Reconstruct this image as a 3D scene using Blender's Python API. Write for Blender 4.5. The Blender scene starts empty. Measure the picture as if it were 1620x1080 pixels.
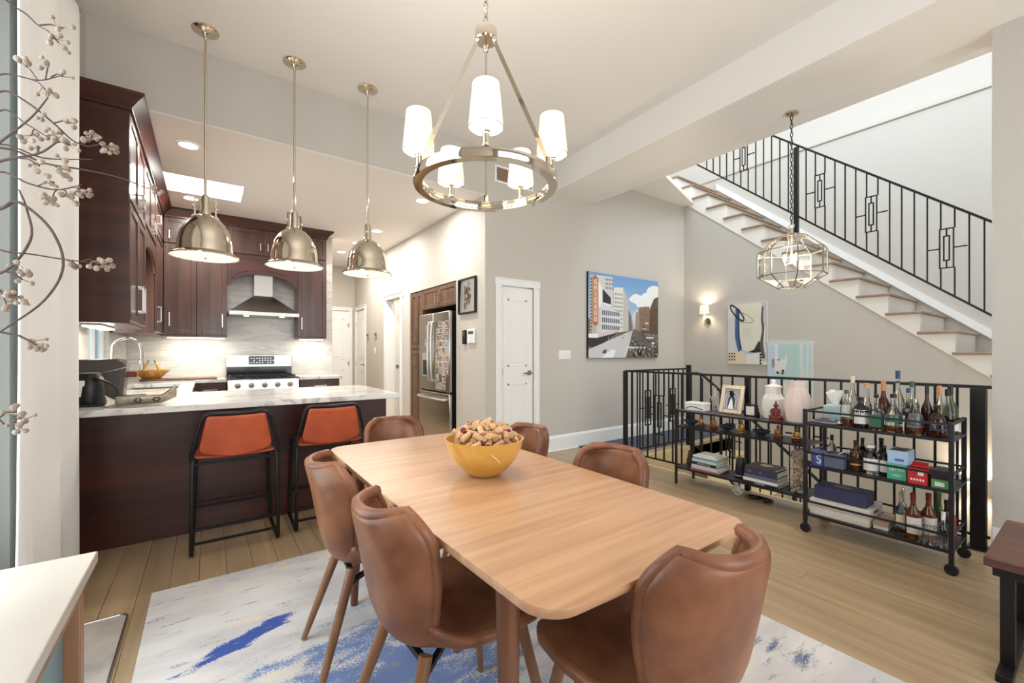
import bpy, math, random
from mathutils import Vector, Matrix
random.seed(7)
SC = bpy.context.scene
COL = SC.collection
PI = math.pi
# ------------------------------------------------------------------ camera
cam_d = bpy.data.cameras.new('camera'); cam = bpy.data.objects.new('camera', cam_d); COL.objects.link(cam)
cam_d.sensor_width = 36.0; cam_d.lens = 677/1620*36; cam_d.shift_y = 17/1620; cam_d.clip_start = 0.02
cam.location = (0, 0, 1.25); cam.rotation_euler = (PI/2, 0, -math.radians(35.54))
SC.camera = cam
# ------------------------------------------------------------------ world, lights, exposure
w = bpy.data.worlds.new('sky'); SC.world = w; w.use_nodes = True
bg = w.node_tree.nodes['Background']; bg.inputs[0].default_value = (0.86, 0.93, 1.0, 1); bg.inputs[1].default_value = 2.0
SC.view_settings.view_transform = 'Standard'; SC.view_settings.look = 'None'
SC.view_settings.exposure = 0.5; SC.view_settings.gamma = 1.0; SC.view_settings.use_curve_mapping = False
def area(name, loc, rot, sx, sy, power, col):
    d = bpy.data.lights.new(name, 'AREA'); d.shape = 'RECTANGLE'; d.size = sx; d.size_y = sy; d.energy = power; d.color = col
    o = bpy.data.objects.new(name, d); COL.objects.link(o); o.location = loc; o.rotation_euler = rot; return o
def point(name, loc, power, col, r=0.03, parent=None):
    d = bpy.data.lights.new(name, 'POINT'); d.energy = power; d.color = col; d.shadow_soft_size = r
    o = bpy.data.objects.new(name, d); COL.objects.link(o); o.location = loc
    if parent: o.parent = parent
    return o
area('daylight_back_windows', (1.55, -2.5, 1.75), (PI/2, 0, 0), 3.4, 2.5, 40, (0.93, 0.965, 1.0))
area('daylight_left_window', (-0.64, 1.7, 1.6), (PI/2, 0, -PI/2), 1.7, 2.4, 27, (0.93, 0.97, 1.0))
area('daylight_stair_skylight', (5.3, 1.6, 6.3), (0, 0, 0), 1.7, 4.5, 92, (0.70, 0.85, 1.0))
area('daylight_kitchen_skylight', (-0.0, 5.72, 3.18), (0, 0, 0), 0.62, 0.52, 12, (0.95, 0.98, 1.0))
area('daylight_sink_window', (-0.78, 5.4, 1.62), (PI/2, 0, -PI/2), 0.85, 0.9, 8, (0.95, 0.98, 1.0))
# ------------------------------------------------------------------ materials
def lin(c):
    return tuple(((x/255)/12.92 if x/255 <= .04045 else ((x/255+.055)/1.055)**2.4) for x in c)
def nm(name):
    m = bpy.data.materials.new(name); m.use_nodes = True
    return m, m.node_tree.nodes, m.node_tree.links, m.node_tree.nodes['Principled BSDF']
def P(name, rgb, rough=.5, metal=0., noise=0., nscale=8., bump=0., bscale=60., coat=0., trans=0., ior=1.45, sheen=0., stretch=(1, 1, 1), alt=None, objrand=0.):
    m, N, L, b = nm(name); c = lin(rgb)
    b.inputs['Roughness'].default_value = rough; b.inputs['Metallic'].default_value = metal
    b.inputs['Coat Weight'].default_value = coat; b.inputs['Transmission Weight'].default_value = trans; b.inputs['IOR'].default_value = ior
    b.inputs['Sheen Weight'].default_value = sheen
    b.inputs['Base Color'].default_value = (*c, 1)
    if noise or alt or bump or objrand:
        tc = N.new('ShaderNodeTexCoord'); mp = N.new('ShaderNodeMapping'); mp.inputs['Scale'].default_value = stretch
        L.new(tc.outputs['Object'], mp.inputs['Vector'])
    out = None
    if noise or alt:
        nz = N.new('ShaderNodeTexNoise'); nz.inputs['Scale'].default_value = nscale; nz.inputs['Detail'].default_value = 5
        L.new(mp.outputs[0], nz.inputs['Vector'])
        mx = N.new('ShaderNodeMix'); mx.data_type = 'RGBA'
        a = lin(alt) if alt else tuple(x*(1-noise) for x in c); z = c if alt else tuple(min(1, x*(1+noise)) for x in c)
        mx.inputs['A'].default_value = (*a, 1); mx.inputs['B'].default_value = (*z, 1)
        rp = N.new('ShaderNodeMapRange'); rp.inputs['From Min'].default_value = .3; rp.inputs['From Max'].default_value = .7
        L.new(nz.outputs['Fac'], rp.inputs['Value']); L.new(rp.outputs[0], mx.inputs['Factor']); out = mx.outputs['Result']
    if objrand:
        oi = N.new('ShaderNodeObjectInfo'); hs = N.new('ShaderNodeHueSaturation'); mr = N.new('ShaderNodeMapRange')
        mr.inputs['To Min'].default_value = 1-objrand; mr.inputs['To Max'].default_value = 1+objrand
        L.new(oi.outputs['Random'], mr.inputs['Value']); L.new(mr.outputs[0], hs.inputs['Value'])
        if out: L.new(out, hs.inputs['Color'])
        else: hs.inputs['Color'].default_value = (*c, 1)
        out = hs.outputs['Color']
    if out: L.new(out, b.inputs['Base Color'])
    if bump:
        n2 = N.new('ShaderNodeTexNoise'); n2.inputs['Scale'].default_value = bscale; n2.inputs['Detail'].default_value = 3
        L.new(mp.outputs[0], n2.inputs['Vector'])
        bp = N.new('ShaderNodeBump'); bp.inputs['Strength'].default_value = bump; bp.inputs['Distance'].default_value = .01
        L.new(n2.outputs['Fac'], bp.inputs['Height']); L.new(bp.outputs[0], b.inputs['Normal'])
    return m
def EM(name, rgb, strength, base=None):
    m, N, L, b = nm(name); c = lin(rgb)
    b.inputs['Base Color'].default_value = (*(lin(base) if base else c), 1); b.inputs['Roughness'].default_value = .8
    b.inputs['Emission Color'].default_value = (*c, 1); b.inputs['Emission Strength'].default_value = strength
    return m
def PANE(name, tint=(255, 255, 255), refl=.12):
    m, N, L, b = nm(name); N.remove(b)
    o = N['Material Output']; t = N.new('ShaderNodeBsdfTransparent'); t.inputs[0].default_value = (*lin(tint), 1)
    g = N.new('ShaderNodeBsdfGlossy'); g.inputs['Roughness'].default_value = .03
    lw = N.new('ShaderNodeLayerWeight'); lw.inputs[0].default_value = refl
    mx = N.new('ShaderNodeMixShader'); L.new(lw.outputs['Fresnel'], mx.inputs[0]); L.new(t.outputs[0], mx.inputs[1]); L.new(g.outputs[0], mx.inputs[2])
    L.new(mx.outputs[0], o.inputs[0]); return m
def PRINT(name, rough=.6):
    m, N, L, b = nm(name); a = N.new('ShaderNodeVertexColor'); a.layer_name = 'Col'
    L.new(a.outputs['Color'], b.inputs['Base Color']); b.inputs['Roughness'].default_value = rough; return m
def WOOD(name, dark, light, rough, axis='Y', scale=1., objrand=0., coat=0., fine=1., patch=.3):
    m, N, L, b = nm(name); tc = N.new('ShaderNodeTexCoord'); mp = N.new('ShaderNodeMapping')
    s = {'X': (1.2, 22, 22), 'Y': (22, 1.2, 22), 'Z': (22, 22, 1.2)}[axis]
    mp.inputs['Scale'].default_value = tuple(x*scale for x in s); L.new(tc.outputs['Object'], mp.inputs['Vector'])
    if objrand:
        oi0 = N.new('ShaderNodeObjectInfo'); ml = N.new('ShaderNodeMath'); ml.operation = 'MULTIPLY'; ml.inputs[1].default_value = 50
        cb = N.new('ShaderNodeCombineXYZ'); L.new(oi0.outputs['Random'], ml.inputs[0]); L.new(ml.outputs[0], cb.inputs[0]); L.new(ml.outputs[0], cb.inputs[1])
        L.new(cb.outputs[0], mp.inputs['Location'])
    n = N.new('ShaderNodeTexNoise'); n.inputs['Scale'].default_value = 1.2*fine; n.inputs['Detail'].default_value = 6; n.inputs['Distortion'].default_value = .6
    L.new(mp.outputs[0], n.inputs['Vector'])
    rp = N.new('ShaderNodeValToRGB'); rp.color_ramp.elements[0].position = .3; rp.color_ramp.elements[1].position = .68
    rp.color_ramp.elements[0].color = (*lin(dark), 1); rp.color_ramp.elements[1].color = (*lin(light), 1)
    L.new(n.outputs['Fac'], rp.inputs[0]); out = rp.outputs[0]
    if objrand:
        oi = N.new('ShaderNodeObjectInfo'); hs = N.new('ShaderNodeHueSaturation'); mr = N.new('ShaderNodeMapRange')
        mr.inputs['To Min'].default_value = 1-objrand; mr.inputs['To Max'].default_value = 1+objrand
        L.new(oi.outputs['Random'], mr.inputs['Value']); L.new(mr.outputs[0], hs.inputs['Value']); L.new(out, hs.inputs['Color']); out = hs.outputs['Color']
    L.new(out, b.inputs['Base Color']); b.inputs['Roughness'].default_value = rough; b.inputs['Coat Weight'].default_value = coat; b.inputs['Coat Roughness'].default_value = .15
    return m
def MARBLE(name, base, vein, rough, diag=False, scale=2.2):
    m, N, L, b = nm(name); tc = N.new('ShaderNodeTexCoord'); mp = N.new('ShaderNodeMapping')
    if diag: mp.inputs['Rotation'].default_value = (0, math.radians(35), 0); mp.inputs['Scale'].default_value = (.7, .7, 4.5)
    else: mp.inputs['Rotation'].default_value = (0, 0, .5); mp.inputs['Scale'].default_value = (1, 2.5, 1)
    L.new(tc.outputs['Object'], mp.inputs['Vector'])
    n = N.new('ShaderNodeTexNoise'); n.inputs['Scale'].default_value = scale; n.inputs['Detail'].default_value = 8; n.inputs['Distortion'].default_value = 1.2
    L.new(mp.outputs[0], n.inputs['Vector'])
    rp = N.new('ShaderNodeValToRGB'); e = rp.color_ramp.elements
    e[0].position = .36; e[0].color = (*lin(base), 1); e[1].position = .66; e[1].color = (*lin(base), 1)
    k = e.new(.5); k.color = (*lin(vein), 1); k = e.new(.45); k.color = (*lin(base), 1); k = e.new(.56); k.color = (*[x*.9 for x in lin(base)], 1)
    L.new(n.outputs['Fac'], rp.inputs[0]); L.new(rp.outputs[0], b.inputs['Base Color']); b.inputs['Roughness'].default_value = rough
    return m
M = {}
M['wall'] = P('greige_paint', (197, 191, 182), .85)
M['ceil'] = P('ceiling_paint', (236, 231, 225), .9)
M['white'] = P('white_trim_paint', (238, 237, 234), .45)
M['stairwhite'] = P('white_stair_paint', (236, 232, 224), .6)
M['cab'] = WOOD('espresso_cabinet_wood', (50, 28, 20), (82, 49, 36), .32, 'Z', .5, coat=.3)
M['cabx'] = WOOD('espresso_panel_wood', (48, 18, 13), (76, 34, 23), .32, 'X', .35, coat=.3)
M['pantry'] = WOOD('walnut_cabinet_wood', (84, 58, 42), (118, 86, 64), .35, 'Z', .5)
M['floor'] = WOOD('oak_floor', (152, 129, 98), (180, 155, 121), .3, 'Y', .5, objrand=.06)
M['tread'] = P('grey_oak_tread', (150, 128, 108), .5, noise=.15, nscale=12)
M['table'] = WOOD('cherry_table_top', (178, 131, 95), (201, 157, 119), .33, 'X', .6, coat=.25, fine=1.8)
M['tleg'] = WOOD('table_leg_walnut', (84, 50, 34), (118, 76, 52), .4, 'Z', .8)
M['cleg'] = WOOD('chair_leg_walnut', (116, 78, 50), (150, 106, 72), .4, 'Z', .8)
M['leather'] = P('cognac_leather', (148, 96, 66), .4, noise=.22, nscale=9, bump=.06, bscale=220, alt=(108, 66, 45))
M['piping'] = P('dark_seam', (58, 32, 24), .6)
M['orange'] = P('orange_leather', (190, 88, 52), .4, nscale=6, alt=(160, 66, 36), bump=.05, bscale=200)
M['black'] = P('black_iron', (26, 25, 25), .42, metal=.3)
M['cartm'] = P('gunmetal_frame', (44, 43, 46), .38, metal=.5)
M['dark'] = P('black_plastic', (18, 18, 19), .4)
M['nickel'] = P('polished_nickel', (212, 202, 186), .08, metal=1)
M['steel'] = P('stainless_steel', (178, 174, 168), .24, metal=1)
M['chromeh'] = P('brushed_handle', (214, 210, 202), .3, metal=1)
M['shade'] = EM('lit_lamp_shade', (255, 236, 200), .42, (250, 240, 220))
M['shadein'] = EM('lit_lamp_inside', (255, 246, 226), 3.0)
M['bulb'] = EM('bulb_glow', (255, 240, 210), 25)
M['led'] = EM('recessed_led', (255, 246, 230), 6)
M['strip'] = EM('undercabinet_strip', (255, 246, 222), 9)
M['skyglow'] = EM('skylight_sky', (240, 247, 255), 3.0)
M['stone'] = MARBLE('quartz_counter', (226, 222, 216), (176, 170, 164), .1)
M['splash'] = MARBLE('marble_backsplash', (206, 203, 197), (186, 183, 178), .22, True, 1.6)
M['glass'] = PANE('clear_pane')
M['window'] = PANE('window_glass', (222, 236, 238), .15)
M['canvas_side'] = P('canvas_edge', (40, 40, 40), .7)
M['print'] = PRINT('printed_colours')
M['gloss_print'] = PRINT('gloss_printed_colours', .25)
M['plainwhite'] = P('plain_white', (236, 234, 230), .6)
M['curtain'] = P('white_linen', (240, 238, 234), .9, sheen=.2, bump=.1, bscale=300)
M['ltop'] = P('white_stone_top', (192, 183, 172), .35, noise=.03, nscale=6)
M['pink'] = P('blush_ceramic', (226, 205, 194), .5)
M['ceramic'] = P('white_ceramic', (234, 230, 224), .35)
M['brass'] = P('aged_gold', (190, 146, 84), .35, metal=.8, noise=.4, nscale=60)
M['maroon'] = P('maroon_resin', (104, 42, 30), .4)
M['redgold'] = P('red_and_gold_paint', (196, 150, 90), .4, metal=.4, nscale=45, alt=(120, 40, 34))
M['slate'] = P('slate_glaze', (58, 62, 68), .4, noise=.2, nscale=30)
M['navy'] = P('navy_cloth', (52, 55, 84), .55)
M['paper'] = P('page_paper', (226, 218, 204), .8)
M['amber'] = P('amber_liquor', (150, 84, 34), .05, trans=.75)
M['rum'] = P('dark_liquor', (62, 24, 14), .06, trans=.45)
M['clearglass'] = P('clear_glass', (244, 248, 246), .03, trans=1.0)
M['greenglass'] = P('green_glass', (92, 118, 62), .06, trans=.7)
M['brownglass'] = P('brown_glass', (92, 50, 22), .06, trans=.5)
M['blackglass'] = P('black_glass', (22, 20, 22), .08)
M['bluecap'] = P('blue_cap', (52, 64, 112), .4)
M['redcap'] = P('burgundy_cap', (104, 24, 30), .35)
M['greencap'] = P('green_cap', (50, 92, 66), .4)
M['orangecap'] = P('orange_foil', (206, 130, 70), .4)
M['cork'] = P('natural_cork', (188, 148, 110), .85, noise=.18, nscale=60, objrand=.14)
M['stain'] = P('wine_stained_cork', (96, 38, 46), .8)
M['cream'] = P('cream_wall_below', (232, 216, 190), .85)
M['oak_edge'] = P('oak_nosing', (214, 188, 142), .55, noise=.1, nscale=20)
M['branch'] = P('dry_branch', (84, 66, 62), .8, noise=.3, nscale=80)
M['berry'] = P('dried_berry', (178, 160, 140), .8, noise=.25, nscale=70, alt=(112, 94, 86))
# ------------------------------------------------------------------ mesh builder
class MB:
    def __init__(s): s.v = []; s.f = []; s.m = []; s.mi = 0; s.col = []
    def _add(s, vs, fs, color=None):
        o = len(s.v); s.v += [tuple(p) for p in vs]
        for f in fs: s.f.append(tuple(i+o for i in f)); s.m.append(s.mi); s.col.append(color)
        return s
    def box(s, x0, x1, y0, y1, z0, z1):
        if x0 > x1: x0, x1 = x1, x0
        if y0 > y1: y0, y1 = y1, y0
        if z0 > z1: z0, z1 = z1, z0
        return s._add([(x0,y0,z0),(x1,y0,z0),(x1,y1,z0),(x0,y1,z0),(x0,y0,z1),(x1,y0,z1),(x1,y1,z1),(x0,y1,z1)],
                      [(0,3,2,1),(4,5,6,7),(0,1,5,4),(1,2,6,5),(2,3,7,6),(3,0,4,7)])
    def cbox(s, c, d, rz=0., rx=0., ry=0.):
        R = Matrix.Rotation(rz, 3, 'Z') @ Matrix.Rotation(ry, 3, 'Y') @ Matrix.Rotation(rx, 3, 'X'); c = Vector(c)
        P8 = [(-1,-1,-1),(1,-1,-1),(1,1,-1),(-1,1,-1),(-1,-1,1),(1,-1,1),(1,1,1),(-1,1,1)]
        return s._add([c + R @ Vector((a*d[0]/2, b*d[1]/2, e*d[2]/2)) for a, b, e in P8],
                      [(0,3,2,1),(4,5,6,7),(0,1,5,4),(1,2,6,5),(2,3,7,6),(3,0,4,7)])
    def bar(s, p0, p1, t, t2=None):      # square bar from p0 to p1
        p0 = Vector(p0); p1 = Vector(p1); d = (p1-p0).normalized(); t2 = t2 or t
        up = Vector((0,0,1)) if abs(d.z) < .95 else Vector((0,1,0))
        a = d.cross(up).normalized(); b = a.cross(d)
        a *= t/2; b *= t2/2
        vs = [p0-a-b, p0+a-b, p0+a+b, p0-a+b, p1-a-b, p1+a-b, p1+a+b, p1-a+b]
        return s._add(vs, [(0,1,2,3),(4,7,6,5),(0,4,5,1),(1,5,6,2),(2,6,7,3),(3,7,4,0)])
    def tube(s, pts, r, n=8, closed=False, caps=True):
        pts = [Vector(p) for p in pts]; k = len(pts); rs = r if isinstance(r, (list, tuple)) else [r]*k
        vs = []; prev = None
        for i, p in enumerate(pts):
            if closed: t = (pts[(i+1) % k]-pts[i-1])
            else: t = pts[min(i+1, k-1)]-pts[max(i-1, 0)]
            t = t.normalized() if t.length > 1e-9 else Vector((0,0,1))
            if prev is None:
                up = Vector((0,0,1)) if abs(t.z) < .9 else Vector((1,0,0))
                a = t.cross(up).normalized()
            else:
                a = prev - t*prev.dot(t)
                a = a.normalized() if a.length > 1e-6 else t.orthogonal().normalized()
            prev = a; b = t.cross(a)
            for j in range(n):
                th = 2*PI*j/n; vs.append(p + (a*math.cos(th)+b*math.sin(th))*rs[i])
        fs = []
        for i in range(k if closed else k-1):
            i2 = (i+1) % k
            for j in range(n): fs.append((i*n+j, i*n+(j+1) % n, i2*n+(j+1) % n, i2*n+j))
        if caps and not closed: fs += [tuple(range(n))[::-1], tuple((k-1)*n+j for j in range(n))]
        return s._add(vs, fs)
    def cyl(s, p0, p1, r0, r1=None, n=14): return s.tube([p0, p1], [r0, r0 if r1 is None else r1], n)
    def lathe(s, prof, n=28, c=(0,0,0), sx=1., sy=1., ex=None, rot=0., capb=True, capt=True):
        vs = []
        for r, z in prof:
            for j in range(n):
                th = 2*PI*j/n+rot; cx, cy = math.cos(th), math.sin(th)
                if ex: k = (abs(cx)**ex+abs(cy)**ex)**(-1/ex); cx *= k; cy *= k
                vs.append((c[0]+r*cx*sx, c[1]+r*cy*sy, c[2]+z))
        fs = []
        for i in range(len(prof)-1):
            for j in range(n): fs.append((i*n+j, i*n+(j+1) % n, (i+1)*n+(j+1) % n, (i+1)*n+j))
        if capb and prof[0][0] > 1e-5: fs.append(tuple(range(n))[::-1])
        if capt and prof[-1][0] > 1e-5: fs.append(tuple((len(prof)-1)*n+j for j in range(n)))
        return s._add(vs, fs)
    def prism(s, poly, plane, a, b):
        def to(p, h): return {'xy': (p[0], p[1], h), 'xz': (p[0], h, p[1]), 'yz': (h, p[0], p[1])}[plane]
        k = len(poly); vs = [to(p, a) for p in poly]+[to(p, b) for p in poly]
        fs = [tuple(range(k)), tuple(range(2*k-1, k-1, -1))]+[(i, k+i, k+(i+1) % k, (i+1) % k) for i in range(k)]
        return s._add(vs, fs)
    def poly(s, pts, color=None): return s._add(pts, [tuple(range(len(pts)))], color)
    def ball(s, c, r, n=10, sz=1.):
        k = max(4, n//2+1); prof = [(r*math.sin(PI*i/k), -r*sz*math.cos(PI*i/k)) for i in range(k+1)]
        prof[0] = (r*.02, -r*sz); prof[-1] = (r*.02, r*sz); return s.lathe(prof, n, c)
    def torus(s, c, R, r, axis='z', n=32, m=8):
        pts = []
        for i in range(n):
            t = 2*PI*i/n; a, b = R*math.cos(t), R*math.sin(t)
            pts.append({'z': (c[0]+a, c[1]+b, c[2]), 'x': (c[0], c[1]+a, c[2]+b), 'y': (c[0]+a, c[1], c[2]+b)}[axis])
        return s.tube(pts, r, m, closed=True)
    def build(s, name, mat, parent=None, world=False, bevel=0., smooth=True, sub=0, solid=0., angle=35, seg=2):
        vs = s.v
        if world and parent: o = parent.location; vs = [(p[0]-o.x, p[1]-o.y, p[2]-o.z) for p in vs]
        me = bpy.data.meshes.new(name); me.from_pydata(vs, [], s.f)
        mats = mat if isinstance(mat, (list, tuple)) else [mat]
        for q in mats: me.materials.append(M[q] if isinstance(q, str) else q)
        if len(mats) > 1:
            for p, i in zip(me.polygons, s.m): p.material_index = i
        if any(c is not None for c in s.col):
            at = me.color_attributes.new('Col', 'FLOAT_COLOR', 'CORNER')
            for p, c in zip(me.polygons, s.col):
                c = lin(c or (128,128,128))
                for li in p.loop_indices: at.data[li].color = (*c, 1)
        if smooth:
            me.polygons.foreach_set('use_smooth', [True]*len(me.polygons)); me.set_sharp_from_angle(angle=math.radians(angle))
        me.update()
        ob = bpy.data.objects.new(name, me); COL.objects.link(ob)
        if parent: ob.parent = parent
        if solid: q = ob.modifiers.new('thickness', 'SOLIDIFY'); q.thickness = solid; q.offset = 0
        if bevel: q = ob.modifiers.new('bevel', 'BEVEL'); q.width = bevel; q.segments = seg; q.limit_method = 'ANGLE'; q.angle_limit = math.radians(40)
        if sub: q = ob.modifiers.new('sub', 'SUBSURF'); q.levels = sub; q.render_levels = sub
        return ob
def tag(o, label, cat, group=None):
    o['label'] = label; o['category'] = cat
    if group: o['group'] = group
    return o
def thing(name, label, cat, loc=(0,0,0), rz=0., group=None):
    o = bpy.data.objects.new(name, None); COL.objects.link(o); o.empty_display_size = .05
    o.location = loc; o.rotation_euler = (0, 0, rz); return tag(o, label, cat, group)
def struct(o): o['kind'] = 'structure'; return o
def copy_tree(root, loc, rz, label=None, parent=None):
    r = root.copy(); COL.objects.link(r)
    if parent is None:
        r.location = loc; r.rotation_euler = (0, 0, rz)
        if label: r['label'] = label
    else: r.parent = parent
    for ch in list(root.children): copy_tree(ch, None, None, None, r)
    return r
def text_mesh(name, txt, size, mat, parent, loc, rot, ext=.0004, align='CENTER', sx=1.):
    cu = bpy.data.curves.new(name, 'FONT'); cu.body = txt; cu.size = size; cu.extrude = ext; cu.align_x = align; cu.align_y = 'CENTER'; cu.resolution_u = 2
    t = bpy.data.objects.new(name, cu); me = bpy.data.meshes.new_from_object(t); bpy.data.objects.remove(t)
    me.materials.clear(); me.materials.append(M[mat]); me.name = name
    o = bpy.data.objects.new(name, me); COL.objects.link(o); o.parent = parent; o.location = loc; o.rotation_euler = rot; o.scale = (sx, 1, 1); return o
def ss(a, b, x): x = max(0, min(1, (x-a)/(b-a))); return x*x*(3-2*x)
def interp(tab, x):
    for (a, u), (b, v) in zip(tab, tab[1:]):
        if x <= b: return u+(v-u)*(x-a)/(b-a) if b > a else v
    return tab[-1][1]
def crom(pts, n):
    pts = [Vector(p) for p in pts]; out = []
    q = [pts[0]*2-pts[1]]+pts+[pts[-1]*2-pts[-2]]
    for i in range(1, len(q)-2):
        for k in range(n):
            t = k/n; a, b, c, d = q[i-1], q[i], q[i+1], q[i+2]
            out.append(.5*((2*b)+(c-a)*t+(2*a-5*b+4*c-d)*t*t+(3*b-a-3*c+d)*t**3))
    return out+[pts[-1]]
# ================================================================== STRUCTURE
YW = 4.12; XF = 2.57; ZC = 3.59; ZK = 3.03; XS = 6.45; XL = -0.68; XK = -0.80
def S(name, mb, mat, **k): return struct(mb.build(name, mat, **k))
# floor with planks
fl = MB(); fl.box(-.8, 4.0, -2.6, 3.31, -.25, -.012); fl.box(-.8, 6.45, 3.31, 4.12, -.25, -.012); fl.box(-.8, 2.57, 4.12, 9.34, -.25, -.012); fl.box(2.57, 3.6, 6.5, 7.6, -.25, -.012)
floor = S('floor', fl, 'floor')
PW = .128; bank = {}
def plank(x0, x1, y0, y1):
    key = (round(x1-x0, 3), round(y1-y0, 3))
    if key not in bank:
        g = .0008; b = MB().box(g, key[0]-g, g, key[1]-g, -.012, 0); o = b.build('plank', 'floor', floor, bevel=.0012, seg=1); bank[key] = o
    else: o = bank[key].copy(); COL.objects.link(o); o.parent = floor
    o.location = (x0, y0, 0)
lens = (1.4, 1.7, 2.0, 2.3)
x = -.8; row = 0
while x < 4.0-.01:
    x1 = min(x+PW, 4.0); y = 0.0 - random.choice((0, .35, .7, 1.05)); yend = 3.31 if x1 > 2.57+PW else 9.3
    yend = 4.1 if x > 2.57 else yend
    while y < yend-.01:
        L_ = random.choice(lens); y1 = min(y+L_, yend)
        if yend-y1 < .3: y1 = yend
        plank(x, x1, y, y1); y = y1
    x = x1
x = 4.0
while x < 6.44:
    x1 = min(x+PW, 6.45); plank(x, x1, 3.31, 4.1); x = x1
# dining ceiling, kitchen ceiling with skylight, low beam
c = MB(); c.box(-.84, 3.6, -2.6, YW+.14, ZC-.0, ZC+.15)
S('ceiling', c, 'ceil')
k = MB()   # kitchen ceiling with skylight hole x -.335...33, y 5.43..6.01
k.box(-.9, -.36, YW+.14, 9.5, ZK, ZK+.1); k.box(.33, 3.6, YW+.14, 9.5, ZK, ZK+.1); k.box(-.36, .33, YW+.14, 5.43, ZK, ZK+.1); k.box(-.36, .33, 6.01, 9.5, ZK, ZK+.1)
k.box(-.9, XF, YW+.0005, YW+.14, ZK, ZK+.006)
kc = S('ceiling.001', k, 'ceil')
sh = MB(); sh.box(-.38, -.36, 5.41, 6.03, ZK+.1, ZK+.5); sh.box(.33, .35, 5.41, 6.03, ZK+.1, ZK+.5); sh.box(-.36, .33, 5.41, 5.43, ZK+.1, ZK+.5); sh.box(-.36, .33, 6.01, 6.03, ZK+.1, ZK+.5)
sk = S('window_3', sh, 'white')
MB().box(-.36, .33, 5.43, 6.01, ZK+.46, ZK+.47).build('pane', 'glass', sk)
b = MB(); b.prism([(3.27, -2.6), (4.05, -2.6), (4.05, YW), (3.55, YW)], 'xy', 3.26, ZC+.1)
b.prism([(4.05, 3.26), (4.33, 3.285), (4.33, ZC+.1), (4.05, ZC+.1)], 'xz', -2.6, YW)
S('ceiling.002', b, 'ceil')
c = MB(); c.prism([(4.3, YW), (6.5, YW), (6.5, 3.97), (4.3, 3.3)], 'xy', 3.66, 3.72); S('ceiling.003', c, 'ceil')
# bulkhead + door wall (same plane), with closet door opening
DX0, DX1, DZ = 2.79, 3.265, 2.03
wl = MB(); wl.box(-.9, XF, YW, YW+.14, ZK+.006, 3.595)
wl.box(XF, DX0-.01, YW, YW+.14, 0, 3.595); wl.box(DX1+.01, XS+.1, YW, YW+.14, 0, 3.595); wl.box(DX0-.01, DX1+.01, YW, YW+.14, DZ+.01, 3.595);wl.box(4.3, XS+.1, YW, YW+.14, 3.595, 3.7)
S('wall_back', wl, 'wall')
# kitchen right wall with fridge alcove and doorway
w = MB(); T = .14
w.box(XF, XF+T, YW+.14, 4.81, 0, ZK); w.box(XF, XF+T, 4.81, 6.32, 2.16, ZK); w.box(XF, XF+T, 6.32, 6.70, 0, ZK); w.box(XF, XF+T, 6.70, 7.38, 2.16, ZK); w.box(XF, XF+T, 7.38, 9.4, 0, ZK)
w.box(XF+.75, XF+.77, 4.79, 6.34, 0, 2.2); w.box(XF+T, XF+.75, 4.79, 4.81, 0, 2.18); w.box(XF+T, XF+.75, 6.32, 6.34, 0, 2.18)
S('wall_right', w, 'wall')
w = MB(); w.box(3.55, 3.6, 6.3, 7.9, 0, 3.0); w.box(XF+T, 3.6, 7.75, 7.8, 0, 3.0); S('wall_beyond_doorway', w, 'wall')
MB().box(3.535, 3.55, 6.4, 7.75, 0, .14).build('baseboard_doorway', 'white')['kind'] = 'structure'
# range wall and far hall wall
w = MB(); w.box(XK-.1, 1.60, 7.07, 7.22, 0, ZK); S('wall_range', w, 'wall')
w = MB(); w.box(1.0, XF+T, 9.34, 9.44, 0, ZK); w.box(1.0, 1.1, 7.22, 9.34, 0, ZK); S('wall_hall', w, 'wall')
# left walls: dining (window) + kitchen (sink window)
WY0, WY1, WZ0, WZ1 = .75, 2.72, .25, 2.9
w = MB(); w.box(XL-.16, XL, -2.6, WY0, 0, ZC); w.box(XL-.16, XL, WY1, 3.40, 0, ZC); w.box(XL-.16, XL, WY0, WY1, 0, WZ0); w.box(XL-.16, XL, WY0, WY1, WZ1, ZC)
w.box(XK-.16, XL, 3.40, YW, 2.95, ZC)
S('wall_left', w, 'wall')
w = MB(); w.box(XK-.14, XK, 3.40, 4.98, 0, ZC); w.box(XK-.14, XK, 5.82, 7.07, 0, ZK+.05); w.box(XK-.14, XK, 4.98, 5.82, 0, 1.12); w.box(XK-.14, XK, 4.98, 5.82, 2.12, ZK+.05)
S('wall_kitchen_left', w, 'splash')
# windows
def window(name, x, y0, y1, z0, z1, nv, t=.05, mat='white'):
    f = MB(); d0, d1 = x-.06, x-.01
    f.box(d0, d1, y0, y0+t, z0, z1); f.box(d0, d1, y1-t, y1, z0, z1); f.box(d0, d1, y0+t, y1-t, z0, z0+t); f.box(d0, d1, y0+t, y1-t, z1-t, z1)
    o = S(name, f, mat, bevel=.004)
    for i in range(1, nv): MB().box(d0, d1, y0+(y1-y0)*i/nv-.02, y0+(y1-y0)*i/nv+.02, z0+t, z1-t).build('mullion', mat, o)
    for i in range(nv):
        a = y0+(y1-y0)*i/nv+.03; bb = y0+(y1-y0)*(i+1)/nv-.03
        MB().box(x-.04, x-.034, a, bb, z0+t-.005, z1-t+.005).build('pane', 'window', o)
    return o
M['wframe'] = P('dark_window_frame', (96, 84, 82), .5)
window('window_1', XL-.02, WY0, WY1, WZ0, WZ1, 2, .06, 'wframe')
window('window_2', XK-.02, 4.98, 5.82, 1.12, 2.12, 2)
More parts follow.
